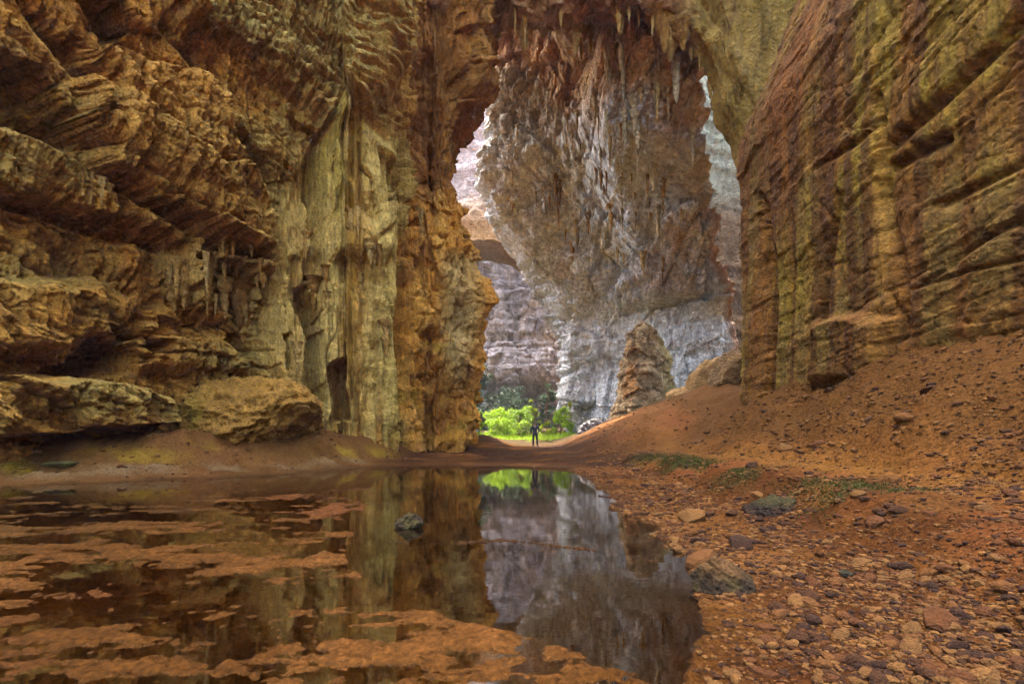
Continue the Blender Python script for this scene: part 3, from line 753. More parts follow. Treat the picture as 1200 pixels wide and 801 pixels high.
        slope = sst(4.6, 6.0, offr) * sst(0.9, 1.6, g) * (X > 0) * (Y < 45)
        f1, f2, idc = worley2(X * 1.7, Y * 1.7, 831)
        gul = fbm2(Y * 0.55 + 0.15 * X, X * 0.12, 3, 835, True)
        g = g + slope * (0.75 * fbm2(X * 0.33, Y * 0.33, 3, 833) + 0.22 * gul + 0.13 * (idc - 0.4) * sst(0.02, 0.2, f2 - f1) + 0.05 * fbm2(X * 5, Y * 5, 2, 841))
        g = g + (1 - inn) * (0.020 * fbm2(X * 6, Y * 9, 4, 845) + 0.010 * noise2(X * 27, Y * 31, 849)) * (Y < 20)
        bank = np.exp(-((offr - 2.6) / 0.5) ** 2) * (Y < 22)
        g = g + 0.12 * bank * fbm2(X * 1.3, Y * 1.3, 3, 851)
    return g, offr, e, inn, px, py

ang = np.concatenate([np.linspace(-180, -56, 26, endpoint=False), np.linspace(-56, 56, 520), np.linspace(56, 180, 27)[1:]])
rr = np.concatenate([[0.4, 0.8], np.geomspace(1.2, 62, 540), np.geomspace(64, 220, 40)])
A, R = np.meshgrid(np.radians(ang), rr, indexing='ij')
X, Y = R * np.sin(A), R * np.cos(A)
g, offr, e, inn, px, py = ground_z(X, Y)
P = np.stack([X, Y, g], -1)
c = np.ones(P.shape) * MUD
c = mixc(c, RED * 0.45, 0.8 * sst(-0.1, 0.25, e) * (1 - sst(0.5, 1.5, e + 0.8 * fbm2(X * 1.2, Y * 1.2, 3, 867))))
c = mixc(c, MUD * 1.4 + 0.003, sst(-0.1, 0.4, fbm2(X * 0.9, Y * 0.9, 4, 861)))
c = mixc(c, RED * 1.3, sst(0.1, 0.45, fbm2(X * 0.5, Y * 0.5, 4, 865)) * 0.6)
slope = sst(4.6, 6.0, offr) * (X > 0) * (Y < 45)
c = mixc(c, np.array((0.078, 0.033, 0.0065)), slope * 0.9)
c = mixc(c, np.array((0.15, 0.068, 0.012)), np.exp(-((offr - 4.3) / 0.5) ** 2) * (Y < 26) * 0.7)
bank = np.exp(-((offr - 2.9) / 0.6) ** 2) * (Y < 24) * (X > 0)
c = mixc(c, RED * 1.2, bank * 0.75)
moss = bank * sst(-0.15, 0.25, fbm2(X * 0.7, Y * 0.7, 3, 871)) * sst(4, 7, Y) * (0.45 + 0.55 * sst(9, 13, Y))
c = mixc(c, np.array((0.045, 0.045, 0.007)), moss * 0.95)
lb = (1 - sst(-8.5, -5.5, X))
c = mixc(c, np.array((0.052, 0.017, 0.0025)), 0.85 * sst(-0.2, 0.3, fbm2(X * 0.7, Y * 0.7, 4, 877)) * sst(-0.5, 0.5, offr) * (1 - sst(3.0, 4.2, offr)) * (X > 0) * (Y < 24))
c = mixc(c, np.array((0.085, 0.043, 0.010)), 0.55 * lb)
grey = np.exp(-((e * 0.75 - 1.35) / 0.55) ** 2) * lb
c = mixc(c, np.array((0.15, 0.10, 0.045)), grey * 0.75 * sst(-0.4, 0.2, fbm2(X * 0.6, Y * 1.6, 3, 875)))
c = mixc(c, OLIVE * 1.1, np.exp(-((e * 0.75 - 2.6) / 0.6) ** 2) * lb * 0.6 * sst(-0.2, 0.3, fbm2(X * 0.5, Y, 3, 879)))
c = mixc(c, np.array((0.024, 0.009, 0.002)), sst(0.2, 2, e) * (1 - lb) * (1 - sst(44, 52, Y)) * (1 - sst(4, 9, X)) * 0.9 * sst(-0.7, 0.0, fbm2(X * 0.4, Y * 0.8, 3, 881)))  # shadow on the far bank painted into the earth colour
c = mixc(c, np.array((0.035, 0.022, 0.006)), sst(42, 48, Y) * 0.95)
c = mixc(c, np.array((0.05, 0.024, 0.008)), inn * (0.75 + 0.25 * sst(0.0, 0.12, -g)))     # dark silt of the deeper pool

def ground_material():
    m, N, L = nodes_of('red_earth')
    b = N['Principled BSDF']
    geo = N.new('ShaderNodeNewGeometry'); pos = geo.outputs['Position']
    att = N.new('ShaderNodeAttribute'); att.attribute_name = 'tint'
    def nz(scale, detail, rg):
        t = N.new('ShaderNodeTexNoise'); t.inputs['Scale'].default_value = scale; t.inputs['Detail'].default_value = detail; t.inputs['Roughness'].default_value = rg
        L.new(pos, t.inputs['Vector']); return t.outputs['Fac']
    v = N.new('ShaderNodeTexVoronoi'); v.inputs['Scale'].default_value = 9; L.new(pos, v.inputs['Vector'])
    v2 = N.new('ShaderNodeTexVoronoi'); v2.inputs['Scale'].default_value = 26; L.new(pos, v2.inputs['Vector'])
    n1 = nz(5, 8, 0.7); n2 = nz(22, 6, 0.7)
    mr = N.new('ShaderNodeMapRange'); mr.inputs[1].default_value = 0.3; mr.inputs[2].default_value = 0.7; mr.inputs[3].default_value = 0.55; mr.inputs[4].default_value = 1.45
    L.new(n2, mr.inputs[0])
    mr2 = N.new('ShaderNodeMapRange'); mr2.inputs[3].default_value = 0.7; mr2.inputs[4].default_value = 1.3
    sp = N.new('ShaderNodeSeparateColor'); L.new(v2.outputs['Color'], sp.inputs[0]); L.new(sp.outputs[0], mr2.inputs[0])
    sc = N.new('ShaderNodeVectorMath'); sc.operation = 'SCALE'
    L.new(att.outputs['Color'], sc.inputs[0]); L.new(mth(N, L, 'MULTIPLY', mr.outputs[0], mr2.outputs[0]), sc.inputs['Scale'])
    sxw = N.new('ShaderNodeSeparateXYZ'); L.new(pos, sxw.inputs[0])
    wd_ = N.new('ShaderNodeMapRange'); wd_.inputs[1].default_value = 0.004; wd_.inputs[2].default_value = 0.045; wd_.inputs[3].default_value = 0.7; wd_.inputs[4].default_value = 1.0
    L.new(mth(N, L, 'ADD', sxw.outputs[2], mth(N, L, 'MULTIPLY', mth(N, L, 'SUBTRACT', n1, 0.5), 0.05)), wd_.inputs[0])
    sc2 = N.new('ShaderNodeVectorMath'); sc2.operation = 'SCALE'; L.new(sc.outputs[0], sc2.inputs[0]); L.new(wd_.outputs[0], sc2.inputs['Scale'])
    L.new(sc2.outputs[0], b.inputs['Base Color'])
    h = mth(N, L, 'ADD', mth(N, L, 'MULTIPLY', n1, 1.0), mth(N, L, 'MULTIPLY', n2, 0.5))
    h = mth(N, L, 'SUBTRACT', h, mth(N, L, 'MULTIPLY', v.outputs['Distance'], 0.45))
    h = mth(N, L, 'SUBTRACT', h, mth(N, L, 'MULTIPLY', v2.outputs['Distance'], 0.2))
    bp = N.new('ShaderNodeBump'); bp.inputs['Distance'].default_value = 0.09; bp.inputs['Strength'].default_value = 0.9
    L.new(h, bp.inputs['Height']); L.new(bp.outputs[0], b.inputs['Normal'])
    sx = N.new('ShaderNodeSeparateXYZ'); L.new(pos, sx.inputs[0])
    wet = N.new('ShaderNodeMapRange'); wet.inputs[1].default_value = 0.0; wet.inputs[2].default_value = 0.10; wet.inputs[3].default_value = 0.55; wet.inputs[4].default_value = 0.85
    L.new(sx.outputs[2], wet.inputs[0]); L.new(wet.outputs[0], b.inputs['Roughness'])
    b.inputs['Specular IOR Level'].default_value = 0.08
    return m
M_ground = ground_material()
o = link('ground', mesh_np('ground', P.reshape(-1, 3), grid_faces(len(ang), len(rr), False), c.reshape(-1, 3)), M_ground)
tag(o, 'red brown mud and earth floor of the cave', 'ground', kind='structure')

# ------------------------------------------------------------------ water
def water_material():
    m, N, L = nodes_of('pool_water')
    out = N['Material Output']; N.remove(N['Principled BSDF'])
    gl = N.new('ShaderNodeBsdfGlossy'); gl.inputs['Roughness'].default_value = 0.02; gl.inputs['Color'].default_value = (0.97, 0.95, 0.92, 1)
    tr = N.new('ShaderNodeBsdfTransparent'); tr.inputs['Color'].default_value = (0.92, 0.80, 0.58, 1)
    fr = N.new('ShaderNodeFresnel'); fr.inputs['IOR'].default_value = 4.2
    nzt = N.new('ShaderNodeTexNoise'); nzt.inputs['Scale'].default_value = 1.0; nzt.inputs['Detail'].default_value = 3
    geo = N.new('ShaderNodeNewGeometry'); v = N.new('ShaderNodeVectorMath'); v.operation = 'MULTIPLY'; v.inputs[1].default_value = (1.2, 3.2, 1)
    L.new(geo.outputs['Position'], v.inputs[0]); L.new(v.outputs[0], nzt.inputs['Vector'])
    bp = N.new('ShaderNodeBump'); bp.inputs['Distance'].default_value = 0.004; bp.inputs['Strength'].default_value = 0.35
    L.new(nzt.outputs['Fac'], bp.inputs['Height']); L.new(bp.outputs[0], gl.inputs['Normal'])
    mx = N.new('ShaderNodeMixShader')
    L.new(fr.outputs[0], mx.inputs[0]); L.new(tr.outputs[0], mx.inputs[1]); L.new(gl.outputs[0], mx.inputs[2])
    L.new(mx.outputs[0], out.inputs['Surface'])
    return m
wx, wy = np.meshgrid(np.linspace(-30, 9, 40), np.linspace(-6, 31, 40), indexing='ij')
o = link('pool_water', mesh_np('pool_water', np.stack([wx, wy, 0 * wx], -1).reshape(-1, 3), grid_faces(40, 40, False)), water_material())
tag(o, 'shallow brown pool mirroring the rock walls', 'water', kind='structure')

# ================================================================== LOOSE ROCKS
def ico(sub):
    bm = bmesh.new(); bmesh.ops.create_icosphere(bm, subdivisions=sub, radius=1.0)
    V = np.array([v.co[:] for v in bm.verts]); Fc = np.array([[v.index for v in f.verts] for f in bm.faces]); bm.free()
    return V, Fc
def rock_verts(sub, seed, cuts=9, rough=0.10, depth=(0.55, 0.85), planes=()):
    V, Fc = ico(sub); r = np.random.default_rng(seed)
    for d, k in planes:
        d = np.array(d, float); d /= np.linalg.norm(d); V = V - d * np.maximum(0, V @ d - k)[:, None]
    for _ in range(cuts):
        d = r.normal(size=3); d /= np.linalg.norm(d); k = r.uniform(*depth)
        V = V - d * np.maximum(0, V @ d - k)[:, None] * 0.9
    if sub > 1:
        nn = V / np.linalg.norm(V, axis=1, keepdims=True)
        o = rough * (fbm3(V + seed, 1.3, 3, seed) + 0.5 * fbm3(V + seed, 4.0, 3, seed + 5)) + (0.05 * rough / 0.1 * fbm3(V + seed, 12, 2, seed + 9) if sub > 3 else 0)
        V = V + nn * np.asarray(o)[:, None]
    return V, Fc

YM = np.geomspace(1.6, 70, 4000)
def ground_hit(px, py):
    """where the sight line through a pixel of the photograph meets the built ground"""
    X = (px - 600) / F * YM; Zr = H - (py - HZ) / F * YM
    g = ground_z(X, YM)[0]
    k = np.argmax(Zr <= g)
    return np.array((X[k], YM[k], g[k]))

def boulder(name, label, loc, dims, seed, tint_fn, sub=5, cuts=10, rough=0.10, rz=0.0, sink=0.15, mat=None, group=None, cat='boulder', depth=(0.55, 0.85), planes=()):
    V, Fc = rock_verts(sub, seed, cuts, rough, depth, planes)
    V = (V - (V.max(0) + V.min(0)) / 2) / ((V.max(0) - V.min(0)) / 2)
    V = V * (np.array(dims) / 2)
    V[:, 2] += dims[2] * (0.5 - sink)
    me = mesh_np(name, V, Fc, tint_fn(V), smooth=sub > 3)
    o = link(name, me, mat or M_stone)
    o.location = loc; o.rotation_euler[2] = rz
    tag(o, label, cat, group)
    return o
def two_tone(a, b, seed, f=1.0, lo=-0.1, hi=0.3, top=None):
    def fn(V):
        c = mixc(np.ones(V.shape) * np.asarray(a), b, sst(lo, hi, fbm3(V + seed, f, 4, seed)))
        if top is not None:
            c = mixc(c, top, sst(0.35, 0.8, V[:, 2] / V[:, 2].max()) * 0.8)
        return c
    return fn

M_big = rock_material('rounded_boulder', 0.6, 0.2, 0.4, 0.6)
b = ground_hit(857, 694)
boulder('pool_boulder', 'angular dark mossy boulder standing at the pool edge near the gravel', (b[0], b[1] + 0.12, -0.05), (0.62, 0.5, 0.46), 11, two_tone((0.03, 0.018, 0.006), (0.06, 0.042, 0.01), 3, 6, top=(0.17, 0.085, 0.025)), 5, 4, 0.14, 0.0, 0.1, planes=(((0.62, -0.25, 0.75), 0.18), ((-0.9, -0.3, 0.25), 0.45), ((0.1, -0.9, 0.5), 0.4), ((-0.3, 0.6, 0.7), 0.45)))
b = ground_hit(478, 634)
boulder('pool_boulder', 'small dark olive rock lying on the thin mud bar across the pool', (b[0], b[1] + 0.1, -0.03), (0.5, 0.36, 0.30), 16, two_tone((0.03, 0.018, 0.006), (0.055, 0.045, 0.010), 5, 7), 5, 4, 0.16, 0.1, 0.1, planes=(((0.5, -0.3, 0.8), 0.4), ((-0.7, -0.2, 0.6), 0.42), ((0, -0.9, 0.3), 0.5)))
b = ground_hit(912, 603)
boulder('ledge_rock', 'black layered rock jutting from the mossy bank', (b[0], b[1] + 0.3, b[2] - 0.05), (1.05, 0.9, 0.48), 21, two_tone((0.018, 0.010, 0.005), (0.05, 0.022, 0.009), 7, 5, top=(0.05, 0.045, 0.010)), 5, 6, 0.3, 0.2, 0.3, planes=(((0, -0.8, 0.5), 0.35), ((-0.6, 0, 0.8), 0.4)))
b = ground_hit(992, 676)
boulder('cobble', 'single dark green cobble in the red gravel', (b[0], b[1], b[2]), (0.13, 0.12, 0.09), 24, two_tone((0.03, 0.026, 0.012), (0.055, 0.05, 0.02), 9, 9), 4, 7, 0.1, 0, 0.2)
b = ground_hit(72, 546)
boulder('flat_stone', 'flat mossy stone on the grey mud bank', (b[0], b[1], b[2]), (1.3, 0.7, 0.28), 27, two_tone((0.09, 0.07, 0.025), (0.10, 0.10, 0.02), 4, 3), 4, 8, 0.14, 0.2, 0.3)
boulder('rounded_boulder', 'large smooth rounded boulder at the foot of the flowstone wall', tuple(at(268, 512, 22) + np.array((-0.3, 2.3, -0.7))), (8.6, 6.0, 4.4), 33,
        two_tone(TAN * 0.6, OLIVE * 0.75, 6, 0.35, top=TAN * 0.7), 6, 6, 0.2, -0.6, 0.14, M_left, depth=(0.68, 0.92))
for k, (x, y, Yd, dims, seed, lab) in enumerate([
        (806, 487, 37, (3.6, 3.0, 3.4), 41, 'pale tan rock at the crest of the gravel slope below the massif'),
        (836, 476, 36, (4.6, 3.6, 4.8), 45, 'broken tan boulder against the massif at the top of the gravel slope'),
        (852, 455, 33, (2.6, 2.8, 3.4), 47, 'dark topped boulder tucked behind the edge of the olive wall'),
        (782, 492, 38, (2.2, 2.0, 1.7), 48, 'low tan rock beside the stalagmite')]):
    boulder('heap_rock', lab, tuple(at(x, y, Yd)), dims, seed, two_tone((0.27, 0.155, 0.05), (0.15, 0.09, 0.035), seed, 0.6), 5, 10, 0.16, 0.4 * k, 0.22, M_big, 'rocks at the top of the gravel slope')
boulder('grey_boulder', 'blue grey boulder at the foot of the massif beside the dark hollow', tuple(at(703, 521, 46)), (4.4, 3.4, 3.6), 51, two_tone((0.24, 0.22, 0.20), (0.14, 0.125, 0.11), 8, 0.6), 6, 5, 0.26, 0.2, 0.25, M_mid)

# stalagmite cone in front of the massif
na_, nz_ = 110, 130
tt = np.linspace(0, 1, nz_); aa = np.linspace(0, 2 * np.pi, na_, endpoint=False)
base = at(752, 505, 52); hh = 11.9
rad = np.interp(tt, [0, 0.15, 0.4, 0.7, 0.9, 0.97, 1], [3.9, 3.3, 2.7, 2.0, 1.25, 0.7, 0.05])
V = np.zeros((na_, nz_, 3)); V[..., 0] = np.cos(aa)[:, None] * rad; V[..., 1] = np.sin(aa)[:, None] * rad; V[..., 2] = tt * hh
dv = 0.6 * fbm3(V + base, 0.35, 3, 901) + 0.42 * fbm3(V + base, 0.9, 3, 905, (1, 1, 0.45), True) + 0.06 * strata(V[..., 2] / 0.9 + 0.9 * fbm3(V, 0.4, 2, 907), 909) + 0.7 * facets(aa[:, None] * 1.2 + 0 * V[..., 2], V[..., 2] * 0.5, 908) + 0.35 * facets(aa[:, None] * 3.2 + 0 * V[..., 2], V[..., 2] * 1.3, 910) + 0.15 * fbm3(V + base, 2.5, 2, 911)
dv = dv * np.clip(rad / 1.5, 0.2, 1)
V[..., 0] += np.cos(aa)[:, None] * dv + 0.25 * np.sin(tt * 3); V[..., 1] += np.sin(aa)[:, None] * dv
sc_ = mixc(np.ones(V.shape) * np.array((0.36, 0.24, 0.11)), BROWN * 1.5, sst(0, 0.4, fbm3(V, 0.5, 4, 915)) * 0.7)
sc_ = mixc(sc_, np.array((0.42, 0.33, 0.10)), sst(1.0, 2.4, V[..., 0]) * 0.6)
o = link('stalagmite', mesh_np('stalagmite', V.reshape(-1, 3), grid_faces(na_, nz_, False, True), sc_.reshape(-1, 3)), M_mid)
o.location = base
tag(o, 'tall brown cone shaped stalagmite in front of the grey massif', 'stalagmite')

# stalactites: parts of the rock they hang from
def stalactite_mesh(seed):
    r = np.random.default_rng(seed); m, k = 9, 12
    a = np.linspace(0, 2 * np.pi, m, endpoint=False); t = np.linspace(0, 1, k)
    ra = np.interp(t, [0, 0.2, 0.6, 0.9, 1], [1.3, 0.8, 0.5, 0.22, 0.02]) * (1 + 0.22 * r.normal(size=k))
    V = np.zeros((m, k, 3)); w = 1 + 0.2 * r.normal(size=m)
    V[..., 0] = np.cos(a)[:, None] * ra * w[:, None] * 0.16; V[..., 1] = np.sin(a)[:, None] * ra * w[:, None] * 0.16
    V[..., 2] = 0.25 - t * 1.25
    V[..., 0] += np.cumsum(r.normal(size=k)) * 0.012
    tc_ = [(0.40, 0.26, 0.09), (0.30, 0.17, 0.05), (0.42, 0.32, 0.16)][seed % 3]
    return mesh_np('stalactite', V.reshape(-1, 3), grid_faces(m, k, False, True), np.ones((m * k, 3)) * tc_)
ST = [stalactite_mesh(k) for k in range(9)]
STN = []
for k in range(6):
    STN.append(stalactite_mesh(40 + k)); STN[-1].color_attributes['tint'].data.foreach_set('color', np.tile(np.array(((0.36, 0.205, 0.045, 1), (0.28, 0.145, 0.025, 1), (0.40, 0.26, 0.07, 1))[k % 3], np.float32), len(STN[-1].vertices)))
def hang(parent, G, region, count, length, seed, push, near=False):
    r = np.random.default_rng(seed)
    gx, gy = topx(G); sd_ = poly_sd(gx, gy, region)
    ii, jj = np.nonzero(sd_ > 0)
    for q in r.choice(len(ii), min(count, len(ii)), replace=False):
        p = G[ii[q], jj[q]] + np.array(push)
        l = r.uniform(*length); w = l * math.exp(r.normal(0.15 if near else -0.45, 0.4))
        o = link('stalactite', STN[r.integers(6)] if near else ST[r.integers(9)], M_flow if near else M_mid, parent)
        o.location = p; o.scale = (w, w, l); o.rotation_euler[2] = r.uniform(0, 6.28)
hang(o_A, GA[40:330], [(600, 110), (690, 130), (780, 200), (815, 260), (780, 330), (700, 320), (660, 290), (590, 235)], 80, (0.5, 2.8), 3, (0, -0.3, 0))
hang(o_A, GA[40:330], [(690, 30), (810, 60), (815, 200), (740, 210), (690, 120)], 34, (0.6, 3.2), 5, (0, -0.3, 0))
hang(o_ceil, GC[:, int(nt * 0.34):int(nt * 0.6)], [(470, 5), (700, 0), (830, 20), (835, 110), (800, 90), (700, 60), (560, 60), (470, 60)], 60, (0.6, 2.6), 15, (0, -0.1, 0.1), True)
hang(o_left, WALL_L[:i0], [(185, 285), (250, 298), (335, 325), (335, 400), (240, 360), (180, 335)], 46, (0.5, 1.7), 11, (0.1, -0.1, 0.1), True)
hang(o_left, WALL_L[:i0], [(95, 195), (165, 232), (240, 272), (312, 296), (312, 312), (240, 296), (165, 254), (95, 218)], 26, (0.3, 0.9), 13, (0.05, -0.05, 0), True)
hang(o_flow, WALL_L[i0:i1], [(345, 250), (455, 250), (455, 400), (345, 420)], 16, (0.6, 1.8), 7, (0.05, -0.05, 0), True)
hang(o_pil, WALL_L[i1:], [(490, 60), (570, 60), (560, 330), (490, 330)], 20, (0.5, 1.4), 9, (0.05, -0.05, 0), True)

# ------------------------------------------------------------------ stones and gravel
def scatter(nn, seed):
    """places on the right bank, denser towards the viewer as stones there show larger"""
    r = np.random.default_rng(seed)
    Yv = np.exp(r.uniform(np.log(2.4), np.log(44), nn)); pxv = r.uniform(600, 1260, nn)
    Xv = (pxv - 600) / F * Yv
    g, offr, e, inn, px, py = ground_z(Xv, Yv)
    dens = sst(-0.05, 0.1, offr) * (g > -0.02)
    cl = sst(-0.35, 0.25, fbm2(Xv * 0.9, Yv * 0.9, 3, 931))
    bankz = np.exp(-((offr - 3.9) / 0.8) ** 2) * (Yv > 7)
    keep = (r.uniform(size=nn) < dens * (0.25 + 0.75 * cl) * (1 - 0.8 * bankz)) & (Xv < 11.8 + 0 * Yv)
    return Xv[keep], Yv[keep], g[keep]
def scatter_left(nn, seed):
    r = np.random.default_rng(seed)
    Xv = r.uniform(-21, -5, nn); Yv = r.uniform(11, 30, nn)
    g, offr, e, inn, px, py = ground_z(Xv, Yv)
    keep = (e > 0.3) & (r.uniform(size=nn) < 0.15 + 0.85 * sst(-0.1, 0.4, fbm2(Xv * 0.6, Yv * 0.9, 3, 935)))
    return Xv[keep], Yv[keep], g[keep]
Xs, Ys, gs = [np.concatenate(t_) for t_ in zip(scatter(60000, 941), scatter_left(5000, 943))]
sz = np.exp(rng.normal(math.log(0.020), 0.55, len(Xs))) * np.clip((Ys / 4.5) ** 0.55, 0.8, 2.2)
sz = np.clip(sz, 0.012, 0.26)
show = sz / Ys
order = np.argsort(-show * (0.8 + 0.4 * rng.uniform(size=len(Xs))))
stone_cols = np.array([(0.125, 0.049, 0.009), (0.09, 0.031, 0.006), (0.17, 0.078, 0.018), (0.05, 0.018, 0.004), (0.135, 0.062, 0.014), (0.032, 0.012, 0.004)])
SM = []
for k in range(12):
    V, Fc = rock_verts(2, 950 + k, 6, 0.10, (0.5, 0.8))
    V = V / np.abs(V).max(0) * np.array((1.0, 0.75, 0.55))
    SM.append(mesh_np('stone', V, Fc, np.ones(V.shape) * stone_cols[k % 6], smooth=False))
M_peb = rock_material('pebble', 0.08, 0.1, 0.1, 0.5, contrast=0.7)
for q in order[:300]:
    o = link('stone', SM[rng.integers(12)], M_peb)
    o.location = (Xs[q], Ys[q], gs[q] + sz[q] * 0.18)
    f = sz[q] * rng.uniform(0.9, 1.25)
    o.scale = (f, f, f); o.rotation_euler = (rng.normal() * 0.25, rng.normal() * 0.25, rng.uniform(0, 6.28))
    tag(o, 'small angular red brown stone lying in the gravel on the bank', 'stone', 'stones scattered over the gravel bank')
rest = order[300:]
V0, F0 = ico(1)
nr = len(rest); kk = rng.integers(0, 6, nr)
base_shapes = np.stack([V0 * np.random.default_rng(980 + k).uniform(0.65, 1.15, (len(V0), 1)) * np.array((1, 0.75, 0.55)) for k in range(6)])
a_ = rng.uniform(0, 6.28, nr); ca, sa = np.cos(a_), np.sin(a_)
VV = base_shapes[kk] * (sz[rest] * 1.0)[:, None, None]
xr = VV[..., 0] * ca[:, None] - VV[..., 1] * sa[:, None]; yr = VV[..., 0] * sa[:, None] + VV[..., 1] * ca[:, None]
VV = np.stack([xr + Xs[rest][:, None], yr + Ys[rest][:, None], VV[..., 2] + (gs[rest] + sz[rest] * 0.12)[:, None]], -1)
FF = (F0[None] + (np.arange(nr) * len(V0))[:, None, None]).reshape(-1, 3)
ct = np.repeat((stone_cols[rng.integers(0, 6, nr)] * rng.uniform(0.8, 1.3, (nr, 1)))[:, None], len(V0), 1)
o = link('gravel', mesh_np('gravel', VV.reshape(-1, 3), FF, ct.reshape(-1, 3), smooth=False), M_peb)
tag(o, 'loose red brown gravel covering the bank and slope', 'gravel', kind='stuff')

# moss tufts along the bank
nn = 110000
Yv = np.exp(rng.uniform(np.log(6.5), np.log(23), nn)); Xv = np.interp(Yv, XS_Y, XS_X) + rng.normal(2.9, 0.6, nn)
g, offr, e, inn, px, py = ground_z(Xv, Yv)
mo = np.exp(-((offr - 2.9) / 0.6) ** 2) * sst(-0.1, 0.3, fbm2(Xv * 0.7, Yv * 0.7, 3, 871)) * (0.35 + 0.65 * sst(9, 13, Yv))
kp = rng.uniform(size=nn) < mo * 0.5
Xv, Yv, g = Xv[kp], Yv[kp], g[kp]; nn = len(Xv)
aq = rng.uniform(0, 6.28, nn); hgt = rng.uniform(0.012, 0.04, nn); wd = rng.uniform(0.010, 0.025, nn)
dx, dy = np.cos(aq) * wd, np.sin(aq) * wd
lx_, ly_ = rng.normal(size=nn) * 0.03, rng.normal(size=nn) * 0.03
T = np.stack([np.stack([Xv - dx, Yv - dy, g - 0.005], -1), np.stack([Xv + dx, Yv + dy, g - 0.005], -1), np.stack([Xv + lx_, Yv + ly_, g + hgt], -1)], 1)
M_moss = plain_material('moss', (0.040, 0.046, 0.006), 0.9, 0.4, 3.0, 0.2)
o = link('moss', mesh_np('moss', T.reshape(-1, 3), np.arange(nn * 3).reshape(-1, 3), smooth=False), M_moss)
tag(o, 'low green moss growing along the earth bank', 'moss', kind='stuff')

# ================================================================== TREES
def tube(pts, rads, m=7):
    pts = np.array(pts, float); k = len(pts)
    t = np.gradient(pts, axis=0); t /= np.linalg.norm(t, axis=1, keepdims=True)
    ref = np.array((0.3, 1, 0.1)); u_ = np.cross(t, ref); u_ /= np.linalg.norm(u_, axis=1, keepdims=True); w_ = np.cross(t, u_)
    a = np.linspace(0, 2 * np.pi, m, endpoint=False)
    V = pts[None] + (np.cos(a)[:, None, None] * u_[None] + np.sin(a)[:, None, None] * w_[None]) * np.array(rads)[None, :, None]
    return V.reshape(-1, 3), grid_faces(m, k, False, True)
M_bark = plain_material('bark', (0.16, 0.11, 0.07), 0.9, 0.4, 4)
M_leaf = plain_material('sunlit_leaf', (0.24, 0.37, 0.018), 0.55, 0.55, 1.2, 0.45)
M_leaf2 = plain_material('yellow_leaf', (0.26, 0.33, 0.025), 0.55, 0.5, 1.2, 0.45)
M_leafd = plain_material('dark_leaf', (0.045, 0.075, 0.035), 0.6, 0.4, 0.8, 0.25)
M_leaf3 = plain_material('dull_leaf', (0.17, 0.27, 0.02), 0.55, 0.5, 1.2, 0.4)
def tree(name, label, px_, base_py, top_py, wpx, Yd, leaf, seed, leaf_size=0.16, clumps=22, per=110, group=None, slim=False):
    r = np.random.default_rng(seed)
    b = at(px_, base_py, Yd); ht = (base_py - top_py) / F * Yd; wd = wpx / F * Yd
    root = empty(name, tuple(b))
    VV, FF, n0 = [], [], 0
    def add(pts, rads):
        nonlocal n0
        V, Q = tube(pts, rads); VV.append(V); FF.append(Q + n0); n0 += len(V)
    top = np.array((r.normal() * 0.15 * wd, r.normal() * 0.1 * wd, ht * 0.85))
    tp = [np.array((0, 0, -0.4)) + (top - np.array((0, 0, -0.4))) * t + np.array((math.sin(t * 4 + seed) * 0.04 * ht, math.cos(t * 3) * 0.03 * ht, 0)) for t in np.linspace(0, 1, 8)]
    add(tp, np.linspace(0.035 * ht, 0.008 * ht, 8))
    cents = []
    for k in range(clumps):
        zf = r.uniform(0.06, 1.0)
        span = (0.5 * math.sin(math.pi * min(1, 0.25 + zf * 0.68))) ** 0.8
        a = r.uniform(0, 6.28); d = math.sqrt(r.uniform()) * span * wd * 0.85
        cpt = np.array((math.cos(a) * d * r.uniform(0.7, 1.35), math.sin(a) * d, zf * ht * r.uniform(0.75, 1.02)))
        cents.append(cpt)
        if k % 2 == 0:
            s0 = tp[min(7, 1 + int(zf * 5))]
            add([s0, (s0 + cpt) / 2 + np.array((0, 0, 0.04 * ht)), cpt], [0.012 * ht, 0.008 * ht, 0.004 * ht])
    link('trunk', mesh_np('trunk', np.concatenate(VV), np.concatenate(FF)), M_bark, root)
    cents = np.array(cents)
    cs = wd * r.uniform(0.06, 0.19, clumps)
    idx = np.repeat(np.arange(clumps), per); m = len(idx)
    dirs = r.normal(size=(m, 3)); dirs /= np.linalg.norm(dirs, axis=1, keepdims=True)
    C = cents[idx] + dirs * (cs[idx] * r.uniform(0.35, 1.0, m) ** 0.6)[:, None] * np.array((1, 1, 0.8))
    a1 = r.normal(size=(m, 3)); a1 /= np.linalg.norm(a1, axis=1, keepdims=True)
    a2 = np.cross(a1, r.normal(size=(m, 3))); a2 /= np.linalg.norm(a2, axis=1, keepdims=True)
    l = leaf_size * r.uniform(0.6, 1.3, m)[:, None]
    Q = np.stack([C - a1 * l, C + a2 * l * 0.45, C + a1 * l, C - a2 * l * 0.45], 1)
    link('crown', mesh_np('crown', Q.reshape(-1, 3), np.arange(m * 4).reshape(-1, 4), smooth=False), leaf, root)
    tag(root, label, 'tree', group)
    return root
G1 = 'bright trees outside the cave'
tree('broadleaf_tree', 'wide bright green tree just outside the cave, beside the pillar', 586, 517, 476, 52, 70, M_leaf, 1, clumps=46, group=G1)
tree('broadleaf_tree', 'bright green bushy tree right behind the standing person', 610, 517, 474, 42, 72, M_leaf3, 2, clumps=40, group=G1)
tree('slender_tree', 'tallest slender yellow green tree above the head of the standing person', 626, 515, 465, 17, 74, M_leaf2, 3, clumps=30, group=G1, slim=True)
tree('broadleaf_tree', 'bright green tree leaning on the foot of the massif, by the dark hollow', 659, 518, 477, 30, 68, M_leaf, 4, clumps=36, group=G1)
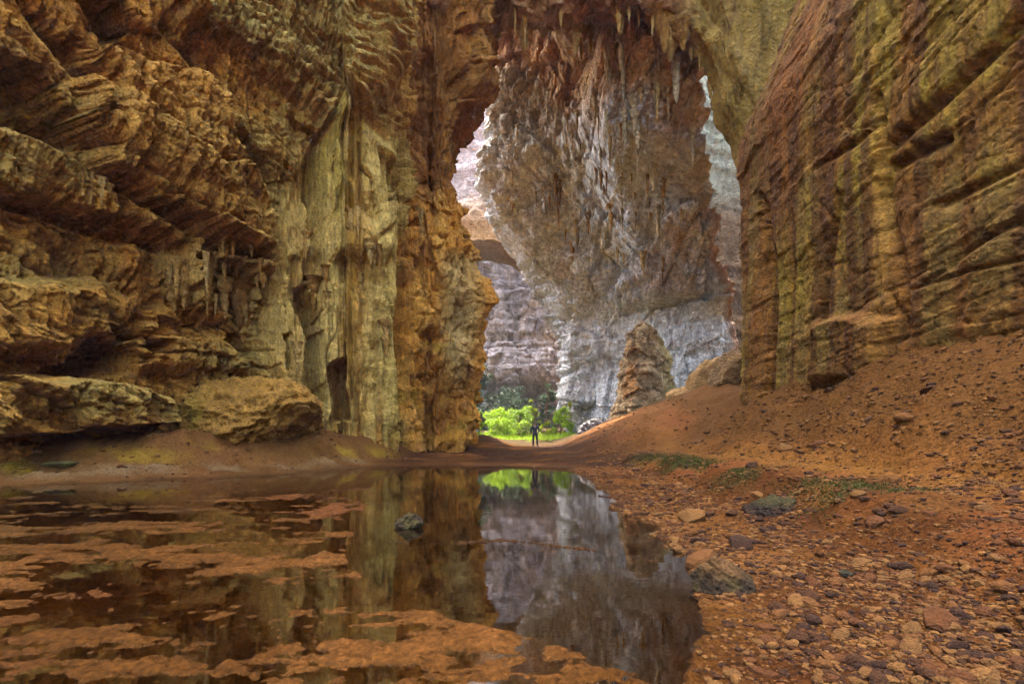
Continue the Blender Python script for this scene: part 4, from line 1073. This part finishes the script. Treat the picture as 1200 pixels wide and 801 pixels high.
tree('small_tree', 'small green tree showing at the edge of the orange pillar', 557, 514, 471, 20, 66, M_leaf3, 5, clumps=24, group=G1)
tree('small_tree', 'small pale yellowish tree to the side of the person, in front of the cliff', 638, 517, 490, 18, 66, M_leaf2, 6, 0.13, 18, 80, group=G1)
tree('hanging_shrub', 'thin green shrub hanging on the edge of the massif', 668, 490, 466, 8, 62, M_leaf2, 7, 0.12, 8, 60, group=G1)
G2 = 'shaded trees at the far cliff'
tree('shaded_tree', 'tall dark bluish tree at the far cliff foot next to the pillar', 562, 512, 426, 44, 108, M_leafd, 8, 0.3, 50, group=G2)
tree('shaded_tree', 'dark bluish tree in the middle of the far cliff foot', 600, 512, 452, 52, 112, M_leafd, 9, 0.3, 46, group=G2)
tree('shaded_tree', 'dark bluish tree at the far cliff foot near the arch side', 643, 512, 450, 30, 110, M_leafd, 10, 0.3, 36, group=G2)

# bright grass of the daylit hollow
nn = 16000
Xv = rng.uniform(-9, 14, nn); Yv = rng.uniform(56, 84, nn)
kp = fbm2(Xv * 0.35, Yv * 0.35, 3, 993) > -0.05
Xv, Yv = Xv[kp], Yv[kp]; nn = len(Xv); g = ground_z(Xv, Yv)[0]
aq = rng.uniform(0, 6.28, nn); hgt = rng.uniform(0.15, 0.55, nn) * np.clip(1.1 + fbm2(Xv * 0.5, Yv * 0.5, 3, 991), 0.2, 2); wd = rng.uniform(0.03, 0.07, nn)
dx, dy = np.cos(aq) * wd, np.sin(aq) * wd
T = np.stack([np.stack([Xv - dx, Yv - dy, g - 0.02], -1), np.stack([Xv + dx, Yv + dy, g - 0.02], -1), np.stack([Xv + rng.normal(size=nn) * 0.15, Yv + rng.normal(size=nn) * 0.15, g + hgt], -1)], 1)
o = link('grass', mesh_np('grass', T.reshape(-1, 3), np.arange(nn * 3).reshape(-1, 3), smooth=False), M_leaf)
tag(o, 'bright lime green undergrowth on the daylit ground outside', 'grass', kind='stuff')

# ================================================================== PERSON
def skin_mesh(name, verts, edges, radii, root=0, sub=2):
    me = bpy.data.meshes.new(name); me.from_pydata([Vector(v) for v in verts], edges, []); me.update()
    o = bpy.data.objects.new(name, me); col.objects.link(o)
    o.modifiers.new('skin', 'SKIN'); sm = o.modifiers.new('sub', 'SUBSURF'); sm.levels = sub; sm.render_levels = sub
    for i, r in enumerate(radii):
        sv = me.skin_vertices[0].data[i]; sv.radius = (r, r) if not isinstance(r, tuple) else r; sv.use_root = (i == root)
    dg = bpy.context.evaluated_depsgraph_get(); dg.update()
    out = bpy.data.meshes.new_from_object(o.evaluated_get(dg))
    bpy.data.objects.remove(o); out.name = name
    for p in out.polygons: p.use_smooth = True
    return out
M_skin = plain_material('skin', (0.25, 0.13, 0.08), 0.6, 0.1)
M_jack = plain_material('dark_jacket', (0.018, 0.02, 0.028), 0.8, 0.2)
M_trou = plain_material('dark_trousers', (0.015, 0.015, 0.02), 0.85, 0.2)
M_shoe = plain_material('dark_shoe', (0.03, 0.018, 0.012), 0.7, 0.2)
M_hair = plain_material('dark_hair', (0.02, 0.013, 0.01), 0.6, 0.2)
pb = ground_hit(627, 523)
pb = np.array((27 / F * 36, 36.0, float(ground_z(np.array([27 / F * 36]), np.array([36.0]))[0][0])))
person = empty('person', tuple(pb), 0.1)
person.scale = (1.08, 1.08, 1.08)
body_v = [(0, 0, 0.98), (0, 0, 1.15), (0, 0, 1.36), (0, 0, 1.49), (0, -0.01, 1.56), (0, -0.015, 1.64), (0, -0.01, 1.71),
          (0.10, 0, 0.92), (0.135, -0.02, 0.50), (0.17, 0, 0.09), (0.18, -0.12, 0.035), (-0.10, 0, 0.92), (-0.125, -0.02, 0.50), (-0.14, 0, 0.09), (-0.15, -0.12, 0.035),
          (0.18, 0, 1.41), (0.31, 0.04, 1.17), (0.21, -0.08, 0.98), (-0.18, 0, 1.41), (-0.31, 0.04, 1.17), (-0.21, -0.08, 0.98)]
body_e = [(0, 1), (1, 2), (2, 3), (3, 4), (4, 5), (5, 6), (0, 7), (7, 8), (8, 9), (9, 10), (0, 11), (11, 12), (12, 13), (13, 14), (2, 15), (15, 16), (16, 17), (2, 18), (18, 19), (19, 20)]
body_r = [(0.13, 0.10), (0.13, 0.09), (0.15, 0.10), 0.055, 0.06, 0.088, 0.07, 0.085, 0.055, 0.04, 0.035, 0.085, 0.055, 0.04, 0.035, 0.055, 0.043, 0.03, 0.055, 0.043, 0.03]
link('body', skin_mesh('body', body_v, body_e, body_r), M_skin, person)
jv = [body_v[i] for i in (0, 1, 2)] + [(0, 0, 1.47)] + [body_v[i] for i in (15, 16)] + [(0.22, -0.07, 1.0)] + [body_v[i] for i in (18, 19)] + [(-0.22, -0.07, 1.0)] + [(0, 0, 0.90)]
link('jacket', skin_mesh('jacket', jv, [(0, 1), (1, 2), (2, 3), (2, 4), (4, 5), (5, 6), (2, 7), (7, 8), (8, 9), (0, 10)], [(0.16, 0.125), (0.155, 0.115), (0.175, 0.125), 0.075, 0.075, 0.06, 0.045, 0.075, 0.06, 0.045, (0.165, 0.13)]), M_jack, person)
tv = [body_v[0], body_v[7], body_v[8], (0.168, 0, 0.10), body_v[11], body_v[12], (-0.138, 0, 0.10)]
link('trousers', skin_mesh('trousers', tv, [(0, 1), (1, 2), (2, 3), (0, 4), (4, 5), (5, 6)], [(0.15, 0.115), 0.105, 0.078, 0.065, 0.105, 0.078, 0.065]), M_trou, person)
for x in (0.175, -0.145):
    link('shoe', skin_mesh('shoe', [(x, 0.05, 0.05), (x + math.copysign(0.005, x), -0.05, 0.05), (x + math.copysign(0.01, x), -0.16, 0.035)], [(0, 1), (1, 2)], [0.05, 0.052, 0.04]), M_shoe, person)
for s_ in (1, -1):
    hx, hy, hz_ = 0.20 * s_, -0.09, 0.965
    hv = [(hx, hy, hz_), (hx - 0.02 * s_, hy - 0.02, hz_ - 0.05)]; he = [(0, 1)]; hr = [0.03, 0.034]
    for k in range(4):
        a0 = len(hv); fx = (k - 1.5) * 0.019
        hv += [(hx - 0.02 * s_ + fx * 0.4, hy - 0.02 + fx, hz_ - 0.08), (hx - 0.035 * s_ + fx * 0.4, hy - 0.025 + fx, hz_ - 0.115 - 0.012 * (k in (1, 2))), (hx - 0.05 * s_ + fx * 0.4, hy - 0.02 + fx, hz_ - 0.14 - 0.014 * (k in (1, 2)))]
        he += [(1, a0), (a0, a0 + 1), (a0 + 1, a0 + 2)]; hr += [0.0095, 0.009, 0.008]
    a0 = len(hv); hv += [(hx - 0.03 * s_, hy - 0.06, hz_ - 0.05), (hx - 0.045 * s_, hy - 0.075, hz_ - 0.08)]; he += [(0, a0), (a0, a0 + 1)]; hr += [0.011, 0.009]
    link('hand', skin_mesh('hand', hv, he, hr, sub=1), M_skin, person)
V, Fc = ico(3)
cap = V * np.array((0.092, 0.108, 0.115)); cap[:, 2] = np.maximum(cap[:, 2], -0.01 - 0.05 * (cap[:, 1] > 0)); cap += np.array((0, 0.0, 1.695)) + 0.004 * np.asarray(fbm3(V * 3, 2, 2, 5))[:, None]
link('hair', mesh_np('hair', cap, Fc), M_hair, person)
Vn = V * np.array((0.013, 0.02, 0.022)) + np.array((0, -0.10, 1.635)); link('nose', mesh_np('nose', Vn, Fc), M_skin, person)
for s_ in (1, -1):
    link('ear', mesh_np('ear', V * np.array((0.012, 0.022, 0.032)) + np.array((0.088 * s_, 0.0, 1.64)), Fc), M_skin, person)
    link('eye', mesh_np('eye', V * 0.011 + np.array((0.03 * s_, -0.088, 1.66)), Fc), M_hair, person)
link('mouth', mesh_np('mouth', V * np.array((0.025, 0.008, 0.006)) + np.array((0, -0.088, 1.595)), Fc), M_shoe, person)
tag(person, 'person in dark clothes standing on the bank with elbows out', 'person')

# ================================================================== HAZE in the daylit hollow and the cave
bm = bmesh.new(); bmesh.ops.create_cube(bm, size=1.0)
hz = bpy.data.meshes.new('haze'); bm.to_mesh(hz); bm.free()
m, N, L = nodes_of('haze'); N.remove(N['Principled BSDF'])
pv = N.new('ShaderNodeVolumePrincipled'); pv.inputs['Color'].default_value = (0.86, 0.93, 1.0, 1); pv.inputs['Density'].default_value = 0.00022
L.new(pv.outputs[0], N['Material Output'].inputs['Volume'])
o = link('haze', hz, m)
o.scale = (480, 480, 166); o.location = (0, 0, 80.5)
tag(o, 'thin pale haze filling the cave and the daylit hollow beyond', 'haze', kind='stuff')
